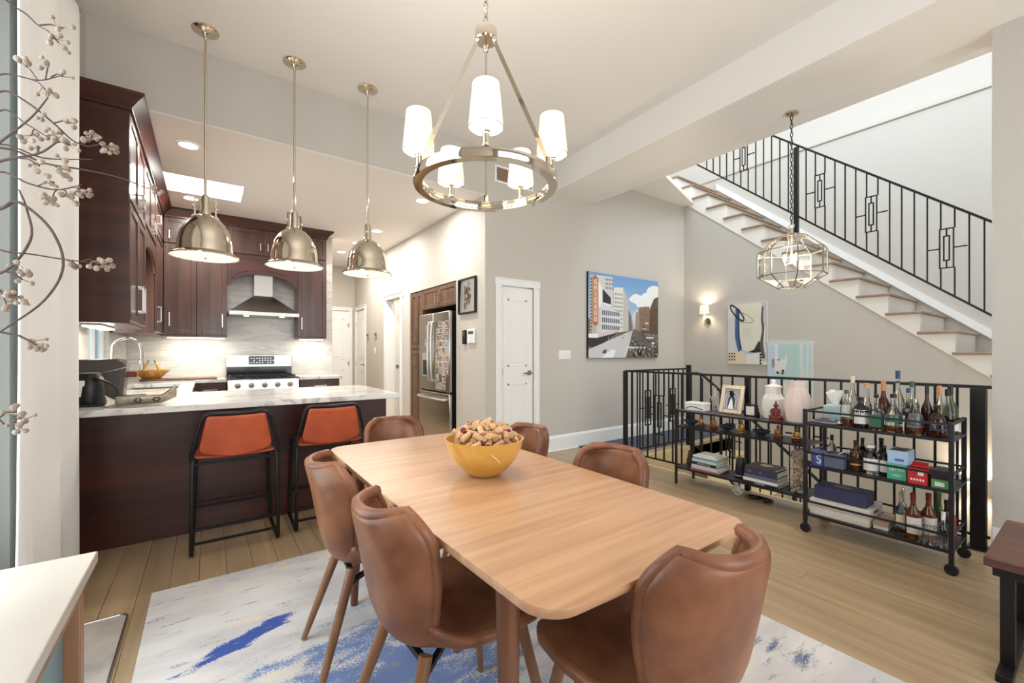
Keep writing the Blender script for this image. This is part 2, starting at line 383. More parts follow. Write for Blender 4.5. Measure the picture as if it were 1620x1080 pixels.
# back wall behind the camera with a wide window, right wall stub
w = MB(); w.box(-.8, -.15, -2.75, -2.6, 0, ZC); w.box(3.25, 4.2, -2.75, -2.6, 0, ZC); w.box(-.15, 3.25, -2.75, -2.6, 3.0, ZC); w.box(-.15, 3.25, -2.75, -2.6, 0, .45)
S('wall_rear', w, 'wall')
w = MB(); w.box(3.97, 4.25, -2.6, .43, 0, 3.27); S('wall_pillar', w, 'wall')
MB().box(3.952, 3.97, -2.6, .43, 0, .17).build('baseboard_pillar', 'white', bevel=.004)['kind'] = 'structure'
# baseboards
def base(name, x0, x1, y0, y1, h=.19):
    m = MB(); m.box(x0, x1, y0, y1, 0, h-.03)
    if x1-x0 > y1-y0: m.prism([(y1, h-.03), (y0, h-.03), (y0+.006, h-.012), (y1-.006, h), (y1, h)], 'yz', x0, x1)
    else: m.box(x0+.005, x1, y0, y1, h-.03, h)
    o = m.build(name, 'white', bevel=.002); o['kind'] = 'structure'; return o
base('baseboard_back', 3.37, XS, YW-.018, YW)
base('baseboard_right', XF-.018, XF, YW+.0, 4.81, .15); base('baseboard_right.001', XF-.018, XF, 6.32, 6.62, .15)
base('baseboard_hall', XF-.018, XF, 7.47, 8.5, .15)
# stairwell: far wall, stringer plane wall, lower level
w = MB()
A = (-3.0, -1.945); slope = .80   # underside line z = .976 + .8*(Y-.691)
def zsof(y): return .976+.80*(y-.691)
w.prism([(-2.6, -2.8), (YW+.14, -2.8), (YW+.14, zsof(YW)), (4.0, zsof(4.0)), (-.5, zsof(-.5)), (-2.6, .02)], 'yz', XS, XS+.12)
S('wall_stair', w, 'wall')
w = MB(); w.box(7.62, 7.75, -2.6, 6.2, -.5, 4.42); w.box(7.80, 7.92, -2.6, 6.2, 4.30, 6.4); w.box(7.60, 7.92, -2.6, 6.2, 4.42, 4.46)
w.box(4.33, 7.9, 6.1, 6.2, 3.8, 6.4); w.box(4.33, 4.45, -2.6, 6.2, 3.72, 6.4); w.box(4.33, 7.9, -2.6, -2.5, .1, 6.4)
S('wall_stairwell', w, 'wall')
w = MB(); w.box(3.9, 6.45, 3.33, 3.45, -2.8, -.25); w.box(3.88, 4.0, -.6, 3.31, -2.8, -.25); w.box(4.0, 6.45, -.6, -.5, -2.8, .0); S('wall_lower', w, 'cream')
w = MB(); w.box(3.9, 6.5, -.6, 3.4, -2.9, -2.8); S('floor_lower', w, 'oak_edge')
w = MB(); w.box(4.0, 5.3, 3.285, 3.312, -.26, -.0); w.box(4.0, 4.028, .43, 3.3, -.26, -.0); S('trim_1', w, 'oak_edge', bevel=.004)
# door casings
def casing_y(name, y, x0, x1, z, wd=.085):      # on a wall of constant Y, facing -Y
    m = MB(); m.box(x0-wd, x0, y-.022, y, 0, z); m.box(x1, x1+wd, y-.022, y, 0, z); m.box(x0-wd-.01, x1+wd+.01, y-.026, y, z, z+wd)
    for xx in (x0-wd, x1): m.box(xx+.012, xx+wd-.03, y-.03, y-.02, 0, z)
    m.box(x0-wd, x1+wd, y-.034, y-.022, z+wd-.02, z+wd); return S(name, m, 'white', bevel=.003)
def casing_x(name, x, y0, y1, z, wd=.085):
    m = MB(); m.box(x-.022, x, y0-wd, y0, 0, z); m.box(x-.022, x, y1, y1+wd, 0, z); m.box(x-.026, x, y0-wd-.01, y1+wd+.01, z, z+wd)
    m.box(x-.036, x-.022, y0-wd-.02, y1+wd+.02, z+wd-.02, z+wd)
    m.box(x-.01, x+.15, y0+.001, y0+.014, 0, z); m.box(x-.01, x+.15, y1-.014, y1-.001, 0, z)
    return S(name, m, 'white', bevel=.003)
casing_y('trim_2', YW, DX0, DX1, DZ); casing_x('trim_3', XF, 6.70, 7.38, 2.15); casing_x('trim_4', XF, 8.62, 9.22, 2.12, .07); casing_y('trim_5', 9.34, 1.78, 2.44, 2.12, .07)
def panel_door(name, wd, h, panels, handle_side, arch=False):
    """door slab in local coords: x 0..wd, front at y=-.0, thickness .04 behind"""
    o = struct(MB().box(0, wd, 0, .04, .008, h).build(name, 'white', bevel=.002))
    for (z0, z1) in panels:
        m = MB(); i = .095
        m.box(i, wd-i, -.004, .0, z0, z0+.022); m.box(i, wd-i, -.004, 0, z1-.022, z1); m.box(i, i+.022, -.004, 0, z0, z1); m.box(wd-i-.022, wd-i, -.004, 0, z0, z1)
        m.box(i+.05, wd-i-.05, -.005, 0, z0+.05, z1-.05)
        m.build('panel', 'white', o, bevel=.002)
    hx = wd-.06 if handle_side > 0 else .06
    m = MB(); m.box(hx-.026, hx+.026, -.008, 0, .97, 1.03); m.cyl((hx, -.006, 1.0), (hx, -.05, 1.0), .011); m.bar((hx+.01*handle_side, -.05, 1.0), (hx-.11*handle_side, -.05, 1.0), .016, .02)
    m.build('door_handle', 'steel', o, bevel=.002)
    for z in (.35, 1.02, 1.82):
        m = MB(); e = 0 if handle_side > 0 else wd
        m.cyl((e, -.006, z-.045), (e, -.006, z+.045), .009, n=8); m.box(e-.012, e+.03*handle_side, -.003, .0, z-.04, z+.04); m.build('hinge', 'chromeh', o)
    return o
d = panel_door('door_1', DX1-DX0, 2.02, [(1.08, 1.88), (.12, .88)], 1); d.location = (DX0, YW+.012, 0)
d = panel_door('door_2', .66, 2.1, [(1.1, 1.95), (.14, .9)], -1); d.location = (1.78, 9.32, 0)
d = panel_door('door_3', .6, 2.1, [(1.1, 1.95), (.14, .9)], 1); d.location = (XF-.002, 9.22, 0); d.rotation_euler = (0, 0, -PI/2)
d = panel_door('door_4', .68, 2.13, [(1.1, 1.95), (.14, .9)], -1); d.location = (XF+.13, 7.36, 0); d.rotation_euler = (0, 0, math.radians(12))
# ---------------------------------------------------------------- staircase up
st = thing('staircase', 'white painted staircase with grey oak treads rising along the wall', 'staircase', (XS, .97, 1.48))
RUN, RISE = .274, .2277
def znose(k): return 1.48+RISE*k
poly = []
for kk in range(-6, 13):
    y = .945+RUN*kk; poly += [(y+.012, znose(kk)-RISE-.03), (y+.012, znose(kk)-.03)]
poly = [p for p in poly]
yb, yt = poly[0][0], poly[-1][0]+RUN
poly = [(yb, zsof(yb)+.0)] + poly + [(yt, znose(12)-.03), (yt, zsof(yt))]
MB().prism(poly, 'yz', XS-.012, XS+.10).build('stringer', 'stairwhite', st, world=True)
for kk in range(-5, 13):
    y = .945+RUN*kk; z = znose(kk)
    MB().box(XS-.04, 7.61, y-.018, y+RUN+.035, z-.03, z).build('tread', 'tread', st, world=True, bevel=.008)
    MB().box(XS+.1, 7.61, y+.012, y+.03, z-RISE, z-.03).build('riser', 'stairwhite', st, world=True)
m = MB(); m.prism([(.3, znose(0)-.53+.02), (4.2, znose(0)+.8301*(4.2-.945)+.04), (4.2, znose(0)+.8301*(4.2-.945)+.15), (.3, znose(0)-.53+.13)], 'yz', 7.585, 7.615); m.build('skirt_board', 'white', st, world=True)
# ---------------------------------------------------------------- railings
def ornament(mb, cy, cz, x, L_, hgt=.42, wd=.105, axis='y', t=.012):
    """nested rectangles: outer u0..u1, inner smaller, side stubs"""
    def p(u, z): return (x, u, z) if axis == 'y' else (u, x, z)
    def rect(u0, u1, z0, z1):
        mb.bar(p(u0, z0), p(u0, z1), t); mb.bar(p(u1, z0), p(u1, z1), t); mb.bar(p(u0-t/2, z0), p(u1+t/2, z0), t); mb.bar(p(u0-t/2, z1), p(u1+t/2, z1), t)
    rect(cy-wd/2, cy+wd/2, cz-hgt/2, cz+hgt/2); rect(cy-wd/5, cy+wd/5, cz-hgt*.31, cz+hgt*.31)
    for sgn in (-1, 1):
        mb.bar(p(cy+sgn*wd/2, cz), p(cy+sgn*L_, cz), t); mb.bar(p(cy, cz+sgn*hgt*.31), p(cy, cz+sgn*hgt/2), t)
sr = thing('stair_railing', 'black iron railing with nested rectangles climbing the upper stairs', 'railing', (XS+.02, .7, 1.6))
XR = XS+.02
def ztop(y): return 2.561+.834*(y-.691)
def zbot(y): return 1.613+.834*(y-.691)
MB().bar((XR, .05, ztop(.05)), (XR, 4.05, ztop(4.05)), .034, .022).build('top_rail', 'black', sr, world=True)
MB().bar((XR, .05, zbot(.05)), (XR, 4.05, zbot(4.05)), .022).build('bottom_rail', 'black', sr, world=True)
ys = [3.734-.1065*i for i in range(34)]
orn = {5: 1, 14: 1, 19: 1, 25: 1, 30: 1}
ocent = [3.16, 2.195, 1.668, 1.027, .42]
for y in ys:
    mb = MB(); cut = [oc for oc in ocent if abs(oc-y) < .07]
    if cut:
        zc = (ztop(cut[0])+zbot(cut[0]))/2; MB().bar((XR, y, zbot(y)), (XR, y, zc-.21), .013).build('baluster', 'black', sr, world=True); mb.bar((XR, y, zc+.21), (XR, y, ztop(y)), .013)
    else: mb.bar((XR, y, zbot(y)), (XR, y, ztop(y)), .013)
    mb.build('baluster', 'black', sr, world=True)
for oc in ocent:
    mb = MB(); ornament(mb, oc, (ztop(oc)+zbot(oc))/2, XR, .155); mb.build('ornament', 'black', sr, world=True)
MB().box(XR-.025, XR+.025, 2.44, 2.49, zbot(2.46)-.28, ztop(2.46)-.03).build('post', 'black', sr, world=True)
# guard railing around the stairwell (X=4.0) and its return (Y=3.31)
XG, YG, ZT, ZB = 4.0, 3.31, 1.03, .085
gr = thing('guard_railing', 'black iron guard railing behind the shelf and bar cart', 'railing', (XG, 1.9, 0))
MB().bar((XG, YG, ZT), (XG, .40, ZT), .035, .02).build('top_rail', 'black', gr, world=True)
MB().bar((XG, YG, ZB), (XG, .44, ZB), .016).build('bottom_rail', 'black', gr, world=True)
for y in (YG, 1.917): MB().box(XG-.021, XG+.021, y-.021, y+.021, 0, ZT).build('post', 'black', gr, world=True, bevel=.003)
m = MB(); m.box(XG-.035, XG+.035, .455, .525, 0, ZT-.01); m.box(XG-.05, XG+.05, .44, .54, 0, .015); m.build('post', 'black', gr, world=True, bevel=.003)
y = 3.21
gcent = [2.85, 1.45]
while y > .58:
    if abs(y-1.917) > .05:
        mb = MB(); cut = [oc for oc in gcent if abs(oc-y) < .07]
        if cut: MB().bar((XG, y, ZB), (XG, y, .36), .013).build('baluster', 'black', gr, world=True); mb.bar((XG, y, .78), (XG, y, ZT), .013)
        else: mb.bar((XG, y, ZB), (XG, y, ZT), .013)
        mb.build('baluster', 'black', gr, world=True)
    y -= .105
for oc in gcent:
    mb = MB(); ornament(mb, oc, .57, XG, .155); mb.build('ornament', 'black', gr, world=True)
rr = thing('landing_railing', 'short black iron railing across the far end of the stairwell', 'railing', (4.65, YG, 0))
MB().bar((XG+.03, YG, ZT), (5.26, YG, ZT), .035, .02).build('top_rail', 'black', rr, world=True)
MB().bar((XG+.03, YG, ZB), (5.26, YG, ZB), .016).build('bottom_rail', 'black', rr, world=True)
MB().box(5.265, 5.315, YG-.025, YG+.025, 0, ZT+.05).build('post', 'black', rr, world=True, bevel=.003)
x = 4.11
while x < 5.24:
    mb = MB(); cut = [oc for oc in (4.42, 4.93) if abs(oc-x) < .06]
    if cut: MB().bar((x, YG, ZB), (x, YG, .36), .013).build('baluster', 'black', rr, world=True); mb.bar((x, YG, .78), (x, YG, ZT), .013)
    else: mb.bar((x, YG, ZB), (x, YG, ZT), .013)
    mb.build('baluster', 'black', rr, world=True); x += .105
for oc in (4.42, 4.93):
    mb = MB(); ornament(mb, oc, .57, YG, .14, axis='x'); mb.build('ornament', 'black', rr, world=True)
# stairs going down, with handrail
dn = thing('lower_staircase', 'stairs descending below floor level behind the guard railing', 'staircase', (5.9, 3.2, -.3))
for kk in range(1, 12):
    y1 = 3.31-.25*(kk-1)+.02; z = -.2*kk
    MB().box(5.34, 6.44, y1-.28, y1, z-.035, z).build('tread', 'oak_edge', dn, world=True, bevel=.006)
    MB().box(5.34, 6.44, y1-.02, y1-.005, z, z+.165).build('riser', 'cream', dn, world=True)
lr = thing('lower_stair_railing', 'black iron handrail sloping down the lower stairs', 'railing', (5.3, 3.2, .5))
MB().tube(crom([(5.30, 3.275, .97), (5.30, 3.15, .96), (5.30, 3.0, .86), (5.30, 2.0, .04), (5.30, 1.2, -.62)], 6), .018, 8).build('top_rail', 'black', lr, world=True)
MB().bar((5.30, 3.2, .0), (5.30, 1.2, -1.55), .02).build('bottom_rail', 'black', lr, world=True)
for i in range(16):
    y = 3.12-.12*i; zt = interp([(1.2, -.62), (2.0, .04), (3.0, .86), (3.2, .95)], y); zb = (y-3.2)*.775
    MB().bar((5.30, y, zb), (5.30, y, zt), .014).build('baluster', 'black', lr, world=True)
for yy in (2.75, 2.0, 1.55):
    zt = interp([(1.2, -.62), (2.0, .04), (3.0, .86), (3.2, .95)], yy); mb = MB(); ornament(mb, yy, (zt+(yy-3.2)*.775)/2, 5.30, .14); mb.build('ornament', 'black', lr, world=True)

area('room_beyond_fill', (3.1, 7.1, 2.9), (0, 0, 0), .4, .4, 14, (1, .93, .82))  # unseen fill light, added to brighten the dark room past the doorway
# ================================================================== KITCHEN
def shaker(mb_parent, name, x0, x1, z0, z1, face, axis='y', fw=.055, d=.02, mat='cab', handle=None, glass=False, sign=-1):
    """door whose front lies at coordinate `face` on axis, facing `sign`; spans x0..x1 in the other axis. Returns the door part."""
    def bx(m, a0, a1, b0, b1, c0, c1):     # a: across, b: depth from face inward, c: height
        f0, f1 = face-sign*b0, face-sign*b1
        if axis == 'y': m.box(a0, a1, f0, f1, c0, c1)
        else: m.box(f0, f1, a0, a1, c0, c1)
    g = .002; x0 += g; x1 -= g; z0 += g; z1 -= g
    m = MB(); bx(m, x0, x0+fw, 0, d, z0, z1); bx(m, x1-fw, x1, 0, d, z0, z1); bx(m, x0+fw, x1-fw, 0, d, z0, z0+fw); bx(m, x0+fw, x1-fw, 0, d, z1-fw, z1)
    dr = m.build(name, mat, mb_parent, world=True, bevel=.003)
    m = MB(); bx(m, x0+fw-.002, x1-fw+.002, .009, d-.001, z0+fw-.002, z1-fw+.002)
    p = m.build('glass_panel' if glass else 'panel', 'window' if glass else mat, None); p.parent = dr
    for v in p.data.vertices: v.co -= mb_parent.location
    if handle:
        kind, hx, hz, hl = handle; m = MB(); o = .032
        def pt(a, dd, zz): return (a, face+sign*dd, zz) if axis == 'y' else (face+sign*dd, a, zz)
        if kind == 'v':
            m.bar(pt(hx, o, hz-hl/2), pt(hx, o, hz+hl/2), .011)
            for q in (-1, 1): m.bar(pt(hx, 0, hz+q*(hl/2-.006)), pt(hx, o, hz+q*(hl/2-.006)), .011)
        else:
            m.bar(pt(hx-hl/2, o, hz), pt(hx+hl/2, o, hz), .011)
            for q in (-1, 1): m.bar(pt(hx+q*(hl/2-.006), 0, hz), pt(hx+q*(hl/2-.006), o, hz), .011)
        h = m.build('handle', 'chromeh', None); h.parent = dr
        for v in h.data.vertices: v.co -= mb_parent.location
    return dr
ZU0, ZU1, ZTOP = 1.47, 2.60, 2.92
# --- upper cabinets, left wall (doors face +X at X=-.43)
XD = -.43
u1 = thing('upper_cabinet', 'tall dark wood upper cabinet by the curtain with two long handles', 'cabinet', (-.61, 4.38, ZU0), group='dark wood kitchen upper cabinets')
MB().box(XK+.002, XD-.021, 3.96, 4.90, ZU0-.02, ZTOP).build('body', 'cab', u1, world=True, bevel=.002)
MB().box(XK+.01, XD-.002, 3.945, 3.959, ZU0-.02, ZTOP).build('end_panel', 'cabx', u1, world=True, bevel=.002)
shaker(u1, 'door', 3.965, 4.43, ZU0, 2.30, XD, 'x', handle=('v', 4.37, 1.66, .2), sign=1)
shaker(u1, 'door', 4.43, 4.895, ZU0, 2.30, XD, 'x', handle=('v', 4.50, 1.66, .2), sign=1)
shaker(u1, 'door', 3.965, 4.43, 2.32, ZTOP, XD, 'x', handle=('v', 4.37, 2.42, .1), sign=1, glass=False)
shaker(u1, 'door', 4.43, 4.895, 2.32, ZTOP, XD, 'x', handle=('v', 4.50, 2.42, .1), sign=1, glass=False)
u2 = thing('upper_cabinet', 'dark wood cabinet with arched valance bridging over the sink window', 'cabinet', (-.61, 5.4, 2.2), group='dark wood kitchen upper cabinets')
MB().box(XK+.002, XD-.021, 4.905, 5.895, 2.36, ZTOP).build('body', 'cab', u2, world=True)
shaker(u2, 'door', 4.905, 5.40, 2.38, ZTOP, XD, 'x', handle=('v', 5.33, 2.46, .1), sign=1)
shaker(u2, 'door', 5.40, 5.895, 2.38, ZTOP, XD, 'x', handle=('v', 5.47, 2.46, .1), sign=1)
arch = [(4.905, 2.36), (4.905, 2.08)]+[(5.4-.48*math.cos(PI*i/14), 2.10+.14*math.sin(PI*i/14)) for i in range(15)]+[(5.895, 2.08), (5.895, 2.36)]
MB().prism(arch, 'yz', XD-.03, XD-.005).build('valance', 'cab', u2, world=True, bevel=.003)
u3 = thing('upper_cabinet', 'dark wood upper cabinet on the left wall just beyond the sink window', 'cabinet', (-.61, 6.3, ZU0), group='dark wood kitchen upper cabinets')
MB().box(XK+.002, XD-.021, 5.90, 7.065, ZU0-.02, ZTOP).build('body', 'cab', u3, world=True)
shaker(u3, 'door', 5.905, 6.70, ZU0, 2.58, XD, 'x', handle=('v', 5.98, 1.66, .17), sign=1)
shaker(u3, 'door', 5.905, 6.70, ZU1, ZTOP, XD, 'x', handle=('v', 5.98, 2.68, .1), sign=1)
# --- upper cabinets, range wall (doors face -Y at Y=6.75)
YD = 6.75
def upper(x0, x1, label, hx):
    u = thing('upper_cabinet', label, 'cabinet', ((x0+x1)/2, 6.9, ZU0), group='dark wood kitchen upper cabinets')
    MB().box(x0+.001, x1-.001, YD+.021, 7.066, ZU0-.02, ZTOP).build('body', 'cab', u, world=True, bevel=.002)
    shaker(u, 'door', x0, x1, ZU0, ZU1-.01, YD, 'y', handle=('v', hx, 1.66, .17)); shaker(u, 'door', x0, x1, ZU1+.005, ZTOP, YD, 'y', handle=('v', hx, 2.70, .1), fw=.05)
    return u
upper(-.428, -.10, 'dark wood corner upper cabinet behind the nearest pendant, handle on its left', -.37)
upper(-.10, .225, 'dark wood upper cabinet immediately left of the range hood', .17)
upper(1.06, 1.45, 'dark wood upper cabinet immediately right of the range hood', 1.11)
hb = thing('hood_cabinet', 'dark wood bridge cabinet with two small doors and arched valance above the hood', 'cabinet', (.64, 6.9, 2.2))
MB().box(.226, 1.059, YD+.021, 7.066, 2.56, ZTOP).build('body', 'cab', hb, world=True)
shaker(hb, 'door', .226, .642, 2.57, ZTOP, YD, 'y', handle=('v', .60, 2.68, .1)); shaker(hb, 'door', .642, 1.059, 2.57, ZTOP, YD, 'y', handle=('v', .69, 2.68, .1))
arch = [(.226, 2.56), (.226, 2.14), (.26, 2.14)]+[(.642-.37*math.cos(PI*i/16), 2.16+.15*math.sin(PI*i/16)) for i in range(17)]+[(1.025, 2.14), (1.059, 2.14), (1.059, 2.56)]
MB().prism(arch, 'xz', YD-.001, YD+.02).build('valance', 'cabx', hb, world=True, bevel=.003)
for x0, x1 in ((.27, .625), (.66, 1.015)):
    n = 8; lo = [(x0+(x1-x0)*i/n, 2.16+.15*math.sqrt(max(0, 1-((x0+(x1-x0)*i/n-.642)/.372)**2))+.05) for i in range(n+1)]
    MB().prism([(x0, 2.50)]+lo+[(x1, 2.50)], 'xz', YD-.008, YD-.0).build('valance_panel', 'cabx', hb, world=True, bevel=.003)
# crown moulding: one continuous top piece
cr = []
prof = [(0, 0), (.014, 0), (.014, .02), (.05, .06), (.085, .09), (.085, .108), (0, .108)]
cm = MB()
path = [(XK+.01, 3.945, (0, -1)), (XD, 3.945, (1, -1)), (XD, YD, (1, -1)), (1.45, YD, (1, -1)), (1.45, 7.06, (1, 0))]
vs = []
for (px, py, n) in path:
    for (o, z) in prof: vs.append((px+n[0]*o, py+n[1]*o, ZTOP+z))
kk = len(prof); fs = []
for i in range(len(path)-1):
    for j in range(kk): fs.append((i*kk+j, i*kk+(j+1) % kk, (i+1)*kk+(j+1) % kk, (i+1)*kk+j))
fs += [tuple(range(kk)), tuple((len(path)-1)*kk+j for j in range(kk))[::-1]]
cm._add(vs, fs)
cm.box(XK+.01, XD, 3.95, 7.06, ZTOP+.002, ZTOP+.02); cm.box(XD, 1.44, YD+.0, 7.06, ZTOP+.002, ZTOP+.02)
tag(cm.build('crown_moulding', 'cabx', angle=20), 'dark wood crown moulding running along the top of the kitchen cabinets', 'moulding')
# under-cabinet lights
for i, (a, c, lab) in enumerate((((-.70, -.60, 4.10, 4.70), 3, 'lit strip under the tall cabinet by the curtain'), ((-.40, .20, 6.83, 6.90), 9, 'long lit strip under the cabinets left of the hood'), ((1.10, 1.42, 6.83, 6.90), 6, 'short lit strip under the cabinet right of the hood'))):
    x0, x1, y0, y1 = a; zt = ZU0-.022
    t = thing('undercabinet_light', 'bright '+lab, 'light', ((x0+x1)/2, (y0+y1)/2, zt))
    c = c*.3
    MB().box(x0, x1, y0, y1, zt-.012, zt).build('housing', 'plainwhite', t, world=True)
    MB().box(x0+.005, x1-.005, y0+.005, y1-.005, zt-.02, zt-.0125).build('diffuser', 'strip', t, world=True)
    L_ = area('undercabinet_glow', ((x0+x1)/2, (y0+y1)/2, zt-.025), (0, 0, 0), x1-x0-.02, y1-y0-.02, c, (1, .94, .82))
# backsplash slab (marble) on range wall
bs = MB().box(XK+.001, 1.595, 7.056, 7.0695, .915, 2.6).build('wall_backsplash', 'splash'); struct(bs)
# --- base cabinets + counters
bc = thing('base_cabinet', 'dark wood base cabinet with drawer right of the range', 'cabinet', (1.3, 6.75, 0), group='dark wood kitchen base cabinets')
MB().box(1.035, 1.56, 6.47, 7.05, .10, .873).build('body', 'cab', bc, world=True); MB().box(1.05, 1.55, 6.53, 7.05, 0, .10).build('toe_kick', 'dark', bc, world=True)
shaker(bc, 'drawer', 1.04, 1.555, .70, .865, 6.45, 'y', handle=('h', 1.30, .785, .16), fw=.03); shaker(bc, 'door', 1.04, 1.555, .12, .69, 6.45, 'y', handle=('v', 1.1, .6, .14))
bl = thing('base_cabinet', 'dark wood base cabinet left of the range beside the sink run', 'cabinet', (.03, 6.75, 0), group='dark wood kitchen base cabinets')
MB().box(-.12, .205, 6.47, 7.05, .10, .873).build('body', 'cab', bl, world=True); MB().box(-.12, .20, 6.53, 7.05, 0, .10).build('toe_kick', 'dark', bl, world=True)
shaker(bl, 'drawer', -.115, .20, .70, .865, 6.45, 'y', handle=('h', .04, .785, .14), fw=.03); shaker(bl, 'door', -.115, .20, .12, .69, 6.45, 'y', handle=('v', .15, .6, .14))
bk = thing('base_cabinet', 'dark wood sink base cabinet run along the left kitchen wall', 'cabinet', (-.45, 5.5, 0), group='dark wood kitchen base cabinets')
MB().box(XK+.002, -.14, 4.52, 7.05, .10, .685).build('body', 'cab', bk, world=True); MB().box(-.16, -.141, 4.52, 6.44, .686, .868).build('face_rail', 'cab', bk, world=True); MB().box(XK+.01, -.2, 4.52, 7.05, 0, .10).build('toe_kick', 'dark', bk, world=True)
for i in range(4): shaker(bk, 'door', 4.55+.47*i, 4.55+.47*(i+1), .12, .86, -.12, 'x', handle=('v', 4.62+.47*i, .75, .12), sign=1)
# counter along left and range wall (with sink cut-out)
c = MB(); SX0, SX1, SY0, SY1 = -.62, -.22, 5.10, 5.95
c.box(XK+.001, -.10, 4.515, SY0, .875, .914); c.box(XK+.001, -.10, SY1, 7.055, .875, .914); c.box(XK+.001, SX0, SY0, SY1, .875, .914); c.box(SX1, -.10, SY0, SY1, .875, .914); c.box(-.10, .208, 6.43, 7.055, .875, .914)
tag(c.build('countertop', 'stone', bevel=.003), 'pale quartz worktop along the sink wall left of the range', 'worktop')
tag(MB().box(1.03, 1.59, 6.43, 7.055, .875, .914).build('countertop', 'stone', bevel=.003), 'short pale quartz worktop right of the range', 'worktop')
sk = MB(); sk.box(SX0, SX0+.01, SY0, SY1, .70, .874); sk.box(SX1-.01, SX1, SY0, SY1, .70, .874); sk.box(SX0+.01, SX1-.01, SY0, SY0+.01, .70, .874); sk.box(SX0+.01, SX1-.01, SY1-.01, SY1, .70, .874); sk.box(SX0, SX1, SY0, SY1, .69, .70)
sk.torus(((SX0+SX1)/2, 5.5, .702), .04, .006); tag(sk.build('sink', 'steel'), 'stainless undermount sink in the left worktop under the window', 'sink')
# peninsula
pn = thing('kitchen_peninsula', 'dark espresso wood back panel base of the breakfast peninsula', 'cabinet', (.3, 4.0, 0))
MB().box(XK+.002, 1.27, 3.72, 4.42, .0, .873).build('body', 'cabx', pn, world=True)
MB().box(XK+.002, 1.285, 3.70, 3.719, .0, .873).build('back_panel', 'cabx', pn, world=True, bevel=.002)
MB().box(1.271, 1.29, 3.72, 4.42, .0, .873).build('end_panel', 'cabx', pn, world=True, bevel=.002)
m = MB(); m.box(.86, 1.01, 3.694, 3.70, .80, .865); m.box(.875, .995, 3.690, 3.694, .812, .853); m.build('outlet', 'dark', pn, world=True, bevel=.002)
for xx in (.905, .965):
    MB().box(xx-.014, xx+.014, 3.688, 3.690, .82, .845).build('socket', 'dark', pn, world=True)
tag(MB().box(XK+.002, 1.30, 3.41, 4.513, .875, .914).build('peninsula_countertop', 'stone', bevel=.004), 'long pale quartz peninsula worktop overhanging the bar stools', 'worktop')
# --- range
rg = thing('range', 'stainless steel gas range with backguard display between the worktops', 'range', (.62, 6.75, 0))
X0, X1 = .212, 1.026
MB().box(X0, X1, 6.44, 7.04, .03, .905).build('body', 'steel', rg, world=True, bevel=.004)
m = MB(); m.box(X0+.005, X1-.005, 6.40, 6.438, .30, .735); o = m.build('oven_door', 'steel', rg, world=True, bevel=.006)
m = MB(); m.box(X0+.12, X1-.12, 6.396, 6.40, .40, .66); q = m.build('oven_window', 'blackglass', rg, world=True)
m = MB(); m.bar((X0+.04, 6.355, .705), (X1-.04, 6.355, .705), .026); [m.bar((xx, 6.40, .705), (xx, 6.355, .705), .02) for xx in (X0+.07, X1-.07)]; m.build('oven_handle', 'chromeh', rg, world=True, bevel=.004)
MB().prism([(6.385, .75), (6.44, .75), (6.44, .90), (6.405, .90)], 'yz', X0+.002, X1-.002).build('control_panel', 'steel', rg, world=True, bevel=.004)
for i in range(5):
    xx = X0+.11+i*(X1-X0-.22)/4
    m = MB(); m.cyl((xx, 6.395, .825), (xx, 6.383, .823), .032, n=20); m.cyl((xx, 6.383, .823), (xx, 6.352, .818), .026, .022, n=20); m.build('knob', 'chromeh', rg, world=True)
MB().box(X0, X1, 6.42, 6.98, .905, .918).build('cooktop', 'dark', rg, world=True, bevel=.003)
for gx in range(3):
    gx0 = X0+.03+gx*(X1-X0-.06)/3; gx1 = gx0+(X1-X0-.06)/3-.008; m = MB()
    for yy in (6.45, 6.57, 6.70, 6.82, 6.95): m.bar((gx0, yy, .942), (gx1, yy, .942), .012)
    for xx in (gx0+.006, (gx0+gx1)/2, gx1-.006):
        m.bar((xx, 6.45, .942), (xx, 6.95, .942), .012)
    for xx in (gx0+.01, gx1-.01):
        for yy in (6.455, 6.945): m.bar((xx, yy, .918), (xx, yy, .94), .012)
    m.build('grate', 'dark', rg, world=True)
    for yy in (6.58, 6.83):
        b_ = MB(); b_.lathe([(.05, 0), (.05, .008), (.035, .009), (.035, .017), (.03, .02)], 18, ((gx0+gx1)/2, yy, .918)); b_.build('burner', 'dark', rg, world=True)
m = MB(); m.prism([(6.985, .918), (7.04, .918), (7.04, 1.215), (7.005, 1.215)], 'yz', X0, X1); m.build('backguard', 'steel', rg, world=True, bevel=.006)
MB().box(X0+.01, X1-.01, 6.975, 6.99, .925, 1.05).build('backguard_lower', 'blackglass', rg, world=True)
MB().prism([(6.990, 1.08), (7.0, 1.08), (7.0, 1.195), (6.998, 1.195)], 'yz', X0+.27, X1-.23).build('display', 'blackglass', rg, world=True)
pr = MB()
for i in range(9):
    for j in range(3):
        if random.random() < .8: xx = X0+.29+i*.034; zz = 1.10+j*.03; pr.box(xx, xx+.018, 6.987, 6.9895, zz, zz+.011)
o = pr.build('button_print', 'steel', rg, world=True); o['kind'] = 'stuff'
